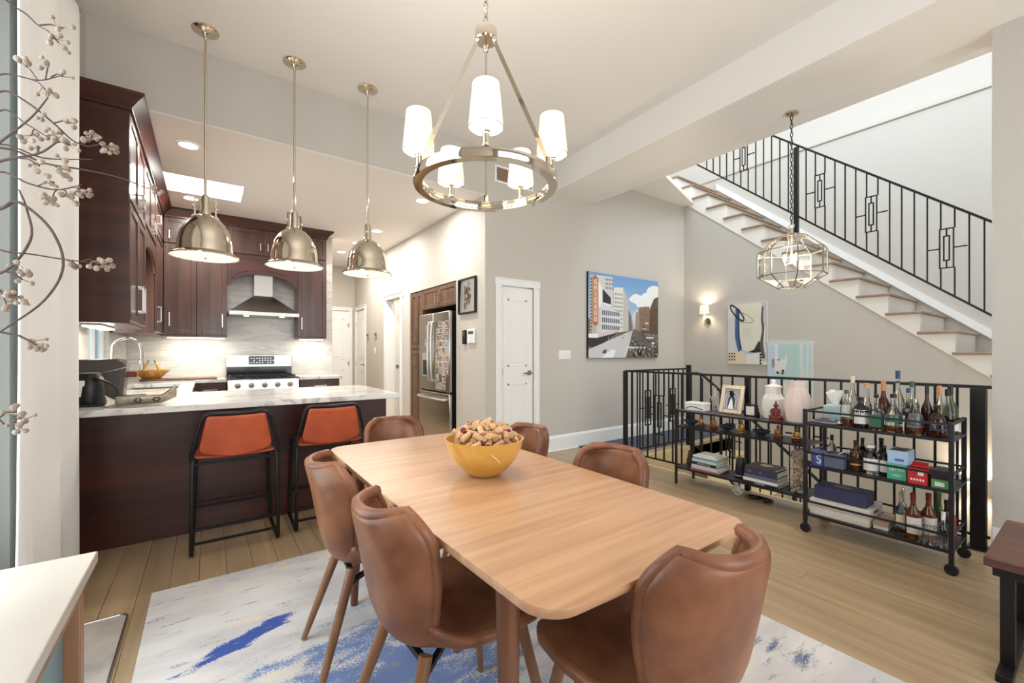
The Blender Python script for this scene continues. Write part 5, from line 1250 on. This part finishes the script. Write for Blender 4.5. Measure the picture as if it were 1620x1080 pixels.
for i in range(90):
    a = random.uniform(0, 2*PI); r_ = random.uniform(.012, .037); z = .022+.31*i/90; d_ = Vector((random.uniform(-1, 1), random.uniform(-1, 1), random.uniform(-.7, .7))).normalized()*.018
    c_ = Vector((r_*math.cos(a), r_*math.sin(a), z)); m.tube([c_-d_, c_+d_], .0105, 8)
M['jarcork'] = P('pale_corks', (206, 190, 170), .85, noise=.3, nscale=30, alt=(150, 128, 110)); o = m.build('corks', 'jarcork', jr); o['kind'] = 'stuff'
# things on the floor under the shelf
bd = thing('wire_ball', 'white woven wire ball on the floor under the shelf', 'ornament', (3.78, 1.90, .0))
m = MB()
for i in range(7):
    a = i*PI/7; pts = []
    for q in range(18):
        t_ = 2*PI*q/18; v = Vector((.045*math.cos(t_), .045*math.sin(t_), 0)); v = Matrix.Rotation(a, 3, 'X') @ Matrix.Rotation(a*.7, 3, 'Y') @ v; pts.append((v.x, v.y, v.z+.0485))
    m.tube(pts, .0028, 5, closed=True)
m.build('wires', 'plainwhite', bd)
cb = MB(); cb.tube(crom([(3.80, 1.82, .012), (3.75, 1.76, .02), (3.82, 1.70, .015), (3.76, 1.66, .012), (3.84, 1.64, .01), (3.86, 1.74, .012), (3.78, 1.80, .03)], 6), .009, 6); tag(cb.build('power_cable', 'dark'), 'tangled black power cable on the floor under the shelf', 'cable')
# --- bar cart
ct = thing('bar_cart', 'black metal three tier bar cart on casters crowded with bottles', 'cart', (3.58, .88, 0))
CX0, CX1, CY0, CY1 = 3.40, 3.755, .52, 1.24
CZ = (.13, .467, .755)
for x in (CX0, CX1):
    for y in (CY0, CY1):
        MB().box(x-.011, x+.011, y-.011, y+.011, .062, .855).build('post', 'cartm', ct, world=True, bevel=.002)
        wh = MB(); wh.cyl((x-.012, y, .031), (x+.012, y, .031), .031, n=18); wh.build('caster_wheel', 'dark', ct, world=True, bevel=.004)
        MB().box(x-.016, x+.016, y-.008, y+.008, .045, .064).build('caster_fork', 'cartm', ct, world=True)
for z in CZ:
    MB().box(CX0+.011, CX1-.011, CY0-.009, CY1+.009, z-.010, z).build('tray', 'shelfb', ct, world=True)
    for zz, th in ((z-.004, .016), (z+.088, .012)):
        for x in (CX0, CX1): MB().bar((x, CY0+.011, zz), (x, CY1-.011, zz), th).build('rail', 'cartm', ct, world=True)
        for y in (CY0, CY1): MB().bar((CX0+.011, y, zz), (CX1-.011, y, zz), th).build('rail', 'cartm', ct, world=True)
B1, B2, B3 = CZ[0]+.0005, CZ[1]+.0005, CZ[2]+.0005
def bottle(label, x, y, z, r, h, glass, cap, neck=.35, fill=None, fillh=.5, lab=None, labz=(.2, .6), shape='round', capmat_h=.1, name='bottle', txt=None, tmat='dark', tsz=.02, nr=.32):
    t = thing(name, label, 'bottle', (x, y, z), 0, 'bottles on the bar cart')
    hb = h*(1-neck); ex = None; n = 22; kw = {}
    if shape == 'square': kw = {'ex': 6, 'rot': 0}; n = 28
    rn = r*nr; ch_ = h*capmat_h
    if shape == 'round': prof = [(r*.9, 0), (r, h*.02), (r, hb*.82), (r*.86, hb*.93), (rn*1.3, hb+h*neck*.2), (rn, hb+h*neck*.4), (rn, h-ch_)]
    elif shape == 'decanter': prof = [(r*.92, 0), (r, h*.03), (r, hb*.55), (r*.8, hb*.78), (rn*1.15, hb), (rn, hb+h*neck*.3), (rn, h-ch_)]
    elif shape == 'taper': prof = [(r, 0), (r*1.02, h*.02), (r*.86, hb*.75), (r*.6, hb*.95), (rn, hb+h*neck*.2), (rn, h-ch_)]
    else: prof = [(r*.95, 0), (r, h*.02), (r, hb*.9), (r*.85, hb*.97), (rn*1.1, hb+h*neck*.1), (rn, hb+h*neck*.2), (rn, h-ch_)]
    MB().lathe(prof, n, **kw).build('glass', glass, t)
    if fill:
        top = h*fillh; pf_ = [(rr*.93, zz+.004) for rr, zz in prof if zz < top]; rl = interp([(zz, rr) for rr, zz in prof], top); pf_.append((rl*.93, top)); MB().lathe(pf_, n, **kw).build('liquid', fill, t)
    MB().lathe([(rn*1.12, h-ch_-.001), (rn*1.15, h-.002), (rn*1.0, h)], 16).build('cap', cap, t)
    if lab:
        z0, z1 = hb*labz[0], hb*labz[1]; m = MB(); kk_ = 13; vs = []
        for q in range(kk_):
            a = PI+math.radians(32)+math.radians(-70+140*q/(kk_-1)); cx, cy = math.cos(a), math.sin(a)
            if shape == 'square': k_ = (abs(cx)**6+abs(cy)**6)**(-1/6); cx *= k_; cy *= k_
            for zz in (z0, z1): rr = interp([(b_, a_) for a_, b_ in prof], zz)*1.012+.0006; vs.append((rr*cx, rr*cy, zz))
        m._add(vs, [(2*q, 2*q+1, 2*q+3, 2*q+2) for q in range(kk_-1)]); m.build('label', lab, t)
        if txt: 
            a = PI+math.radians(14); rr = interp([(b_, a_) for a_, b_ in prof], (z0+z1)/2)*1.012+.0022
            text_mesh('lettering', txt, tsz, tmat, t, (rr*math.cos(a), rr*math.sin(a), (z0+z1)/2), (PI/2, 0, a+PI/2), ext=.0003)
    return t
for nm_, rgb in (('lwhite', (226, 222, 214)), ('lgrey', (120, 122, 126)), ('lorange', (206, 146, 106)), ('lnavy', (44, 48, 70)), ('lgreen', (60, 104, 84)), ('lblue', (108, 150, 190)), ('lcream', (222, 206, 176))): M[nm_] = P(nm_, rgb, .55)
# top tray
pl = thing('plate', 'white oval plate at the left of the top tray', 'plate', (3.50, 1.14, B3)); MB().lathe([(.05, 0), (.06, .004), (.085, .014), (.086, .017), (.06, .008), (.001, .006)], 26, capt=False, sx=.85, sy=1.05).build('plate', 'ceramic', pl)
cn = thing('coaster_stack', 'dark coasters with a red card on the white plate', 'coasters', (3.50, 1.15, B3+.0175))
for i, mm in enumerate(('bkslate', 'bkslate')): MB().cbox((0, 0, .004+i*.008), (.11, .11, .007), .2*i).build('coaster', mm, cn, bevel=.002)
MB().cbox((-.02, .0, .0185), (.05, .05, .004), .3).build('card', 'redcap', cn)
ts = thing('tissue_box', 'pale teal tissue box with a tissue pulled up', 'tissue box', (3.67, 1.145, B3))
M['palteal'] = P('pale_teal_card', (176, 200, 202), .6); MB().box(-.06, .06, -.06, .06, 0, .115).build('box', 'palteal', ts, bevel=.003)
m = MB(); rows = []
for j in range(9):
    for i in range(25):
        a = 2*PI*i/24; v = j/8; r_ = (.012+.034*v)*(1+.28*math.sin(3*a+2)+.15*math.sin(7*a)); rows.append((r_*math.cos(a)*.7, r_*math.sin(a), .112+.10*v*(1+.15*math.sin(2*a))))
m._add(rows, [(j*25+i, j*25+i+1, (j+1)*25+i+1, (j+1)*25+i) for j in range(8) for i in range(24)]); m.build('tissue', 'plainwhite', ts, angle=80)
bottle('clear bottle with white label and green cap beside the tissue box', 3.515, 1.038, B3, .034, .24, 'clearglass', 'greencap', .38, 'amber', .2, 'lwhite', (.42, .95), 'round')
bottle('stout black bottle with white label at the front of the top tray', 3.505, .958, B3, .042, .20, 'blackglass', 'dark', .3, None, 0, 'lwhite', (.2, .85), 'round')
bottle('tall clear bottle with cream cork behind the black bottle', 3.66, 1.045, B3, .034, .33, 'clearglass', 'lcream', .42, 'amber', .15, None, shape='round', capmat_h=.14)
bottle('clear bottle with brown stopper behind the black bottle', 3.64, .962, B3, .036, .285, 'clearglass', 'cork', .4, None, .2, None, shape='decanter', nr=.4)
bottle('clear bottle with green leaf label in the middle of the top tray', 3.50, .876, B3, .036, .225, 'clearglass', 'dark', .42, 'amber', .14, 'lgreen', (.15, .75), 'square')
bottle('dark wine bottle with orange foil in the middle rear', 3.665, .88, B3, .036, .30, 'brownglass', 'orangecap', .42, None, 0, None, shape='round', capmat_h=.2)
bottle('round clear decanter with green square label and black stopper', 3.49, .79, B3, .045, .235, 'clearglass', 'dark', .34, 'amber', .16, 'lgreen', (.4, .7), 'decanter')
bottle('tallest bottle with blue and white paper seal on its neck', 3.66, .806, B3, .034, .375, 'clearglass', 'bluecap', .44, None, 0, None, shape='round', capmat_h=.14)
bottle('clear bottle with green cap behind the grey labelled decanter', 3.65, .735, B3, .036, .31, 'clearglass', 'greencap', .4, None, 0, None, shape='round', capmat_h=.12)
bottle('clear bottle with blue cap near the tall sealed bottle', 3.573, .737, B3, .030, .27, 'clearglass', 'bluecap', .4, None, 0, None, shape='round')
bottle('shouldered clear decanter with wide grey label and steel stopper', 3.485, .692, B3, .045, .215, 'clearglass', 'steel', .3, 'amber', .25, 'lgrey', (.3, .85), 'decanter')
bottle('slim bottle of red liquor with black cap at the rear', 3.66, .668, B3, .028, .285, 'rum', 'dark', .42, None, 0, None, shape='round', capmat_h=.16)
bottle('slim bottle with copper foil next to the red liquor', 3.655, .611, B3, .028, .29, 'clearglass', 'orangecap', .42, 'rum', .5, None, shape='round', capmat_h=.2)
bottle('wide dark rum decanter with navy label at the front right corner', 3.48, .592, B3, .046, .185, 'rum', 'dark', .3, None, 0, 'lnavy', (.3, .9), 'taper', txt='VISTANA', tmat='plainwhite', tsz=.016)
bottle('clear bottle with black cap near the right rear post', 3.60, .568, B3, .030, .275, 'clearglass', 'dark', .4, 'rum', .42, None, shape='round', capmat_h=.15)
bottle('olive green wine bottle with black foil at the right rear corner', 3.71, .573, B3, .036, .29, 'greenglass', 'dark', .4, None, 0, 'lwhite', (.1, .4), 'round', capmat_h=.2)
# middle tray
tin = thing('blue_tin', 'round blue tin with a white swirl mark', 'tin', (3.475, 1.185, B2)); M['tinblue'] = P('tin_blue', (84, 96, 160), .4)
MB().lathe([(.043, 0), (.044, .003), (.044, .082)], 26).build('tin', 'tinblue', tin); MB().lathe([(.046, .0825), (.046, .096), (.04, .1)], 26).build('lid', 'tinblue', tin)
a0 = PI+math.radians(20)
sw = [(.0455*math.cos(a0+t_*.5), .0455*math.sin(a0+t_*.5), .045+z_) for t_, z_ in ((.5, .022), (0, .028), (-.45, .018), (-.3, .004), (.25, -.004), (.4, -.016), (0, -.026), (-.5, -.02))]
MB().tube(crom(sw, 5), .0035, 6).build('swirl_mark', 'plainwhite', tin)
gb = thing('open_box', 'grey blue open gift box on the middle tray', 'box', (3.485, 1.085, B2)); m = MB()
for x0, x1, y0, y1 in ((-.05, .05, -.055, -.051), (-.05, .05, .051, .055), (-.05, -.046, -.051, .051), (.046, .05, -.051, .051)): m.box(x0, x1, y0, y1, 0, .098)
m.box(-.05, .05, -.055, .055, 0, .003); m.build('box', 'bkslate', gb); m = MB(); m.cbox((0, -.04, .112), (.09, .004, .05), rx=math.radians(50)); m.build('flap', 'paper', gb)
bottle('small clear bottle with black stopper behind the blue tin', 3.655, 1.165, B2, .03, .19, 'clearglass', 'dark', .4, None, 0, None, shape='round', capmat_h=.2)
bottle('brown glass bottle with orange label on the middle tray', 3.505, .985, B2, .034, .20, 'brownglass', 'brownglass', .36, None, 0, 'lorange', (.3, .98), 'round')
bottle('dark bottle behind the orange labelled bottle', 3.64, .985, B2, .03, .20, 'blackglass', 'dark', .36, None, 0, None, shape='round')
bottle('round clear gin bottle with white label', 3.50, .905, B2, .044, .185, 'clearglass', 'ceramic', .32, None, 0, 'lwhite', (.2, .8), 'round', nr=.45)
bottle('dark shaker like bottle behind the gin bottle', 3.64, .885, B2, .036, .215, 'blackglass', 'cartm', .45, None, 0, None, shape='taper')
bottle('black and white labelled bottle beside the green carton', 3.51, .838, B2, .028, .19, 'blackglass', 'dark', .36, None, 0, 'lwhite', (.2, .8), 'round')
def carton(name, label, x, y, z, dx, dy, dz, mat, txts=(), dark_top=False, rz=0.):
    t = thing(name, label, 'carton', (x, y, z), rz); MB().box(-dx/2, dx/2, -dy/2, dy/2, 0, dz).build('box', mat, t, bevel=.002)
    for tx, sz, zz, tm in txts: text_mesh('lettering', tx, sz, tm, t, (-dx/2-.0006, 0, zz), (PI/2, 0, -PI/2), ext=.0003)
    return t
for nm_, rgb in (('cgreen', (74, 178, 138)), ('cblue', (164, 192, 220)), ('cred', (196, 44, 46)), ('cdark', (40, 28, 26)), ('cdgreen', (90, 150, 90))): M[nm_] = P(nm_, rgb, .45)
carton('soda_carton', 'green soda carton with white lettering on the middle tray', 3.52, .765, B2, .15, .092, .095, 'cgreen', (('Sprite', .032, .066, 'plainwhite'), ('mini', .024, .028, 'plainwhite')))
t = carton('soda_carton', 'pale blue carton stacked on the green soda carton', 3.525, .762, B2+.0955, .15, .096, .082, 'cblue'); MB().box(-.0757, -.0752, -.03, .012, .02, .034).build('band', 'tinblue', t); MB().box(-.06, .06, -.03, .035, .0822, .0826).build('dark_window', 'cdark', t)
t = carton('soda_carton', 'bright red torn open soda carton on the middle tray', 3.50, .667, B2, .15, .088, .092, 'cred'); MB().box(-.0757, -.0752, -.028, -.002, .055, .075).build('barcode_label', 'plainwhite', t)
for i in range(5): MB().box(-.0757, -.0752, .03-.013*i-.008, .03-.013*i, .022, .034).build('lettering', 'plainwhite', t)
m = MB(); m.cbox((-.03, .0, .094), (.05, .08, .003), ry=.35); m.cbox((.04, .01, .097), (.05, .07, .003), ry=-.5); m.build('torn_flap', 'cred', t)
t = carton('soda_carton', 'green carton under the dark brown carton at the right end', 3.50, .572, B2, .15, .072, .05, 'cdgreen'); MB().box(-.0757, -.0752, -.02, .02, .012, .036).build('white_mark', 'plainwhite', t)
carton('dark_carton', 'dark brown carton on top of the rightmost green carton', 3.50, .572, B2+.0505, .15, .072, .05, 'cdark')
# bottom tray
cr_ = thing('wooden_crate', 'white wooden wine crate with a handle slot on the bottom tray', 'crate', (3.57, 1.06, B1)); M['whitewood'] = WOOD('whitewashed_wood', (206, 194, 180), (232, 224, 214), .7, 'Y', .5)
MB().box(-.14, .14, -.165, .165, .0, .056).build('lower_box', 'whitewood', cr_, bevel=.002); MB().box(-.14, .14, -.165, .165, .0575, .105).build('upper_box', 'whitewood', cr_, bevel=.002)
MB().box(-.04, .04, -.1665, -.1645, .07, .085).build('handle_slot', 'cdark', cr_); MB().torus((-.1405, 0, .052), .022, .0012, 'x', 20, 5).build('stamp', 'bkgrey', cr_)
nb = MB().box(-.085, .085, -.145, .145, 0, .088).build('gift_box', 'navy', bevel=.003); nb.location = (3.55, 1.065, B1+.1055); tag(nb, 'long dark navy box resting on the white wooden crate', 'box')
MB().box(-.03, .03, -.05, .05, .0882, .0886).build('embossed_line', 'bkslate', nb)
M['kraft'] = P('kraft_paper', (190, 158, 132), .8)
bk = thing('kraft_box', 'flat tan paper box in the middle of the bottom tray', 'box', (3.585, .845, B1)); MB().box(-.12, .12, -.035, .038, 0, .02).build('base', 'paper', bk, bevel=.001); MB().box(-.122, .122, -.037, .040, .0205, .045).build('lid', 'kraft', bk, bevel=.001)
bottle('slim bottle with blue and white label on the bottom tray', 3.60, .77, B1, .026, .26, 'clearglass', 'steel', .4, None, 0, 'lblue', (.1, .95), 'round')
bottle('clear patterned bottle second from the left on the bottom tray', 3.505, .757, B1, .030, .25, 'clearglass', 'steel', .4, 'amber', .12, 'lcream', (.35, .8), 'round')
bottle('amber rum bottle with white label and burgundy cap, left of the pair', 3.475, .695, B1, .037, .27, 'amber', 'redcap', .38, None, 0, 'lwhite', (.2, .78), 'round', txt='HYTO', tmat='dark', tsz=.024, capmat_h=.16)
bottle('amber rum bottle with white label and burgundy cap, right of the pair', 3.545, .64, B1, .037, .27, 'amber', 'redcap', .38, None, 0, 'lwhite', (.2, .78), 'round', txt='HYTO', tmat='redcap', tsz=.024, capmat_h=.16)
bottle('olive green wine bottle at the rear of the bottom tray', 3.66, .615, B1, .036, .26, 'greenglass', 'greenglass', .45, None, 0, None, shape='round')
bottle('dark red squat bottle at the right rear of the bottom tray', 3.61, .572, B1, .035, .235, 'rum', 'dark', .4, None, 0, None, shape='round')
bottle('red wrapped bottle in the right rear corner of the bottom tray', 3.70, .572, B1, .027, .225, 'cred', 'redcap', .4, None, 0, None, shape='round')
bottle('small clear soda bottle with white cap, left of two', 3.532, .574, B1, .027, .18, 'clearglass', 'ceramic', .4, None, 0, None, shape='round', capmat_h=.16)
bottle('small clear soda bottle with white cap, right of two', 3.478, .566, B1, .025, .175, 'clearglass', 'ceramic', .4, None, 0, None, shape='round', capmat_h=.16)
for i, (x, y, lb) in enumerate(((3.432, .645, 'small glass tumbler leftmost of three before the rum bottles'), (3.432, .598, 'small glass tumbler in the middle of three on the bottom tray'), (3.432, .553, 'small glass tumbler rightmost of three by the front post'))):
    MBt = MB(); MBt.lathe([(.019, 0), (.021, .004), (.022, .075), (.0205, .075), (.019, .008), (.001, .007)], 20, capt=False); o = MBt.build('tumbler', 'clearglass'); o.location = (x, y, B1); tag(o, lb, 'glass', 'tumblers on the bar cart')
# --- wall art
def canvas_on_y(name, label, x0, x1, z0, z1, y, th=.035):
    t = thing(name, label, 'picture', ((x0+x1)/2, y, (z0+z1)/2)); MB().box((x0-x1)/2, (x1-x0)/2, -th, -.001, (z0-z1)/2, (z1-z0)/2).build('stretcher', 'canvas_side', t); return t
cw = canvas_on_y('city_canvas', 'large city street photo canvas with blue sky on the back wall', 4.18, 5.705, 1.172, 2.34, YW)
W2, H2 = 1.525, 1.168; pr = MB(); lay = [0]
def pp(pts, col):
    pts = [(min(1, max(0, u)), min(1, max(0, v))) for u, v in pts]; lay[0] += 1; yy = -.0352-.000012*lay[0]; pr.poly([((u-.5)*W2, yy, (v-.5)*H2) for u, v in pts], col)
def rc(u0, u1, v0, v1, col): pp([(u0, v0), (u1, v0), (u1, v1), (u0, v1)], col)
random.seed(4)
for i in range(16):
    v0 = .45+.55*i/16; k_ = i/15; rc(0, 1, v0, v0+.55/16+.002, (int(176-62*k_), int(200-42*k_), int(220-16*k_)))
rc(0, 1, 0, .46, (120, 110, 100))
for cx, cy, r_ in ((.66, .74, .09), (.75, .72, .1), (.85, .75, .13), (.95, .84, .14), (.72, .68, .07), (.60, .73, .05), (.9, .66, .1), (.99, .75, .12)):
    pp([(cx+r_*math.cos(2*PI*q/14), cy+r_*.72*math.sin(2*PI*q/14)) for q in range(14)], (242, 240, 238))
pp([(.56, .36), (.68, .36), (.68, .62), (.60, .55)], (206, 214, 222))
# right side dark buildings
pp([(1, .30), (1, .80), (.93, .77), (.86, .62), (.78, .56), (.72, .40), (.72, .32)], (92, 74, 56)); pp([(.86, .34), (.86, .66), (.70, .64), (.66, .42), (.66, .34)], (136, 112, 92)); pp([(.70, .34), (.70, .56), (.65, .58), (.63, .36)], (160, 142, 126))
for i in range(26):
    u = .73+random.random()*.26; v = .34+random.random()*.33; rc(u, u+.008, v, v+.02, (60, 48, 38))
# middle white building
pp([(.33, .30), (.33, .85), (.46, .865), (.54, .70), (.54, .33)], (226, 222, 214)); pp([(.46, .865), (.54, .70), (.54, .33), (.46, .32)], (196, 190, 182))
for i in range(5):
    for j in range(9): rc(.345+i*.023, .358+i*.023, .36+j*.05, .386+j*.05, (140, 136, 134))
pp([(.54, .33), (.54, .60), (.58, .52), (.60, .34)], (120, 110, 106)); pp([(.585, .34), (.60, .50), (.62, .34)], (160, 150, 142))
# left theatre block
pp([(.10, .28), (.10, .97), (.32, .97), (.32, .30)], (206, 204, 204)); pp([(.12, .60), (.12, .90), (.29, .70), (.29, .62)], (236, 234, 230)); pp([(.18, .66), (.18, .82), (.29, .72), (.29, .64)], (52, 48, 48))
for i in range(5):
    for j in range(3): rc(.22+i*.022, .232+i*.022, .82+j*.05, .85+j*.05, (120, 118, 120))
pp([(.16, .30), (.16, .66), (.42, .54), (.42, .32)], (214, 214, 216))
for i in range(9):
    for j in range(3):
        u = .175+i*.027; v = .335+j*.085; rc(u, u+.016, v, v+.062-.002*i, (66, 66, 72))
rc(0.02, .10, .25, .97, (186, 178, 170))
for i in range(18): v = .28+i*.037; rc(.025, .045, v, v+.018, (90, 84, 82))
pp([(.05, .40), (.05, .93), (.085, .97), (.125, .93), (.125, .40), (.09, .37)], (178, 112, 74)); pp([(.06, .42), (.06, .92), (.115, .92), (.115, .42)], (206, 150, 110))
# street, pavement, cars, crowd
pp([(.0, 0), (.0, .1), (.56, .33), (.60, .33), (.52, 0)], (204, 202, 202)); pp([(.50, 0), (.60, .33), (.66, .33), (1, .22), (1, 0)], (104, 96, 92)); pp([(.47, 0), (.53, .115), (.80, .115), (.80, .135), (.52, .135), (.46, 0)], (226, 222, 216))
pp([(.0, .14), (.0, .235), (.12, .235), (.34, .31), (.36, .29), (.20, .18), (.05, .12)], (58, 50, 48)); rc(.0, .12, .235, .285, (236, 234, 232)); pp([(.12, .24), (.12, .29), (.36, .335), (.36, .30)], (206, 200, 196))
pp([(.16, 0), (.30, .10), (.36, .09), (.32, 0)], (238, 238, 238)); pp([(.17, .06), (.20, .10), (.24, .10), (.22, .05)], (86, 82, 84)); rc(.64, .75, .02, .09, (40, 34, 32)); rc(.60, .64, .01, .06, (50, 44, 42))
for i in range(230):
    v = random.random()*.32; u = random.uniform(.56+.1*(v-.2), 1) if random.random() < .85 else random.uniform(.25, .55); 
    if u < .56: v = .22+random.random()*.12
    s_ = .004+.012*(1-v/.34); rc(u, u+s_, v, v+s_*1.8, random.choice(((40, 38, 40), (62, 56, 54), (200, 190, 180), (120, 100, 90), (30, 28, 30), (150, 140, 130))))
rc(.755, .763, .0, .42, (38, 34, 34)); rc(.80, .92, .245, .262, (226, 220, 210)); rc(.89, .935, .175, .20, (226, 222, 214)); rc(.745, .80, .36, .375, (210, 196, 176)); rc(.78, .84, .43, .45, (214, 204, 190))
pr.build('print', 'gloss_print', cw)
for i, chx in enumerate('CHICAGO'):
    text_mesh('lettering', chx, .085, 'plainwhite', cw, ((.088-.5)*W2, -.0402, (.89-.073*i-.5)*H2), (PI/2, 0, 0), ext=.0002, sx=1.0)
def canvas_on_x(name, label, y0, y1, z0, z1, x, th=.03):
    t = thing(name, label, 'painting', (x, (y0+y1)/2, (z0+z1)/2)); MB().box(-th, -.001, (y0-y1)/2, (y1-y0)/2, (z0-z1)/2, (z1-z0)/2).build('stretcher', 'lwhite', t); return t
def art(t, W_, H_, items, th=.03):
    pr = MB(); 
    for i, (pts, col) in enumerate(items): x = -th-.0002-.00004*i; pr.poly([(x, (.5-u)*W_, (v-.5)*H_) for u, v in pts], col)
    pr.build('paint', 'print', t)
def el(cx, cy, rx, ry, n=12, rot=0.): return [(cx+rx*math.cos(2*PI*q/n)*math.cos(rot)-ry*math.sin(2*PI*q/n)*math.sin(rot), cy+rx*math.cos(2*PI*q/n)*math.sin(rot)+ry*math.sin(2*PI*q/n)*math.cos(rot)) for q in range(n)]
def stroke(pts, w_):
    P_ = [Vector((*p, 0)) for p in pts]; P_ = crom(P_, 5); L1 = []; L2 = []
    for i, p in enumerate(P_):
        d_ = (P_[min(i+1, len(P_)-1)]-P_[max(i-1, 0)]).normalized(); n_ = Vector((-d_.y, d_.x, 0)); ww = w_ if not isinstance(w_, tuple) else w_[0]+(w_[1]-w_[0])*i/(len(P_)-1)
        L1.append(((p+n_*ww).x, (p+n_*ww).y)); L2.append(((p-n_*ww).x, (p-n_*ww).y))
    return [[L1[i], L1[i+1], L2[i+1], L2[i]] for i in range(len(L1)-1)]
R4 = lambda a, b_, c_, d_: [(a, c_), (b_, c_), (b_, d_), (a, d_)]
a1 = canvas_on_x('abstract_painting', 'abstract painting with a blue curved stroke and black ellipse', 2.814, 3.368, 1.075, 1.955, XS)
it = [(R4(0, 1, 0, 1), (220, 216, 202)), (R4(0, .25, .2, .8), (206, 204, 208)), (R4(0, .5, 0, .2), (226, 210, 182)), (R4(.5, 1, 0, .2), (226, 222, 216)), (R4(.3, .86, .25, 1), (224, 220, 200)), (R4(.88, 1, .05, 1), (196, 194, 192))]
for q in stroke([(.26, .93), (.25, .7), (.25, .45), (.33, .22)], .055): it.append((q, (62, 98, 146)))
for q in stroke([(.29, .93), (.29, .7), (.30, .45), (.36, .24)], .018): it.append((q, (32, 52, 86)))
for q in stroke([(.36, .24), (.5, .19), (.7, .2)], .02): it.append((q, (170, 200, 206)))
it += [([(.52, .20), (.68, .24), (.80, .38), (.86, .36), (.88, .20), (.7, .19)], (52, 48, 46)), ([(.58, .2), (.74, .26), (.86, .22)], (24, 24, 24))]
for q in stroke([(.9, .94), (.88, .75), (.91, .55), (.87, .35), (.92, .1)], (.02, .04)): it.append((q, (92, 88, 86)))
for q in stroke([(.95, .6), (.94, .4), (.96, .2)], .012): it.append((q, (240, 238, 236)))
ring_ = el(.25, .86, .22, .06, 16, -.62)+[el(.25, .86, .22, .06, 16, -.62)[0]]
for q in stroke(ring_, .014): it.append((q, (22, 22, 24)))
for q in stroke([(.38, .86), (.55, .80), (.68, .70), (.45, .69), (.3, .72)], .003): it.append((q, (70, 66, 62)))
for i in range(3):
    for j in range(3): it.append((el(.045+.068*i, .075+.05*j, .021, .0155, 8), (34, 32, 30)))
for j in range(4): it.append((el(.85, .02+.048*j, .026, .018, 8), (26, 26, 28)))
for i in range(4):
    for j in range(4): it.append((el(.43+.055*i, .47+.04*j, .012, .009, 6), (196, 184, 160)))
art(a1, .554, .88, it)
a2 = canvas_on_x('abstract_painting', 'pale teal abstract painting half hidden behind the railing', 2.255, 2.808, .52, 1.38, XS)
it = [(R4(0, 1, 0, 1), (206, 218, 216)), (R4(.22, .72, .4, .98), (184, 210, 206)), (R4(.0, .2, .3, .95), (196, 208, 222)), (R4(0, .6, .1, .35), (226, 220, 216)), (R4(.16, .42, .55, .74), (230, 226, 220)), (R4(.10, .17, .6, .74), (150, 146, 146))]
for i in range(16): u = .66+.02*i; it.append((R4(u, u+.008, random.uniform(.3, .6), .99), random.choice(((160, 196, 204), (226, 234, 232), (196, 214, 214)))))
it += [(el(.24, .52, .032, .022, 8), (40, 44, 46)), (el(.36, .555, .032, .022, 8), (40, 44, 46)), (el(.35, .515, .028, .02, 8), (36, 40, 42)), (R4(.22, .3, .72, .735), (84, 84, 84)), (R4(.18, .24, .74, .98), (226, 230, 230)), (R4(.4, .45, .66, .8), (220, 230, 226))]
for q in stroke([(.08, .12), (.3, .2), (.45, .12), (.7, .25)], .012): it.append((q, (96, 150, 170)))
art(a2, .553, .86, it)
# --- sconces
def sconce(label, y, z, pw):
    t = thing('wall_sconce', label, 'sconce', (XS, y, z), 0, 'nickel wall sconces in the stairwell')
    MB().cyl((-.001, 0, 0), (-.018, 0, 0), .05, n=24).build('back_plate', 'nickel', t)
    m = MB(); m.cyl((-.016, 0, 0), (-.11, 0, 0), .006, n=10); m.cyl((-.11, 0, -.07), (-.11, 0, .12), .006, n=10); m.ball((-.11, 0, -.07), .009); m.build('arm', 'nickel', t)
    MB().lathe([(.072, .115), (.056, .245)], 28, (-.11, 0, 0), capb=False, capt=False).build('lamp_shade', 'shade', t, solid=.002)
    MB().ball((-.11, 0, .17), .018, 10).build('bulb', 'bulb', t); point('sconce_lamp', (-.11, 0, .20), pw, (1, .84, .62), .03, t)
sconce('small lit wall sconce left of the abstract paintings', 3.70, 1.74, 5)
sconce('lit wall sconce low in the stairwell behind the bar cart', .80, -.32, 20)

# --- air return grille high on the back wall
vt = thing('air_grille', 'white framed air grille high on the back wall behind the chandelier', 'grille', (2.975, YW, 3.31))
m = MB()
for x0, x1, z0, z1 in ((-.28, -.255, -.10, .10), (.255, .28, -.10, .10), (-.255, .255, -.10, -.075), (-.255, .255, .075, .10)): m.box(x0, x1, -.014, -.0005, z0, z1)
m.build('frame', 'white', vt, bevel=.003)
M['grille'] = P('grille_brown_metal', (140, 112, 84), .5)  # plain brown metal for the louvers
for i in range(7): MB().cbox((0, -.006, -.064+.0213*i), (.51, .010, .016), rx=.5).build('louver', 'grille', vt)
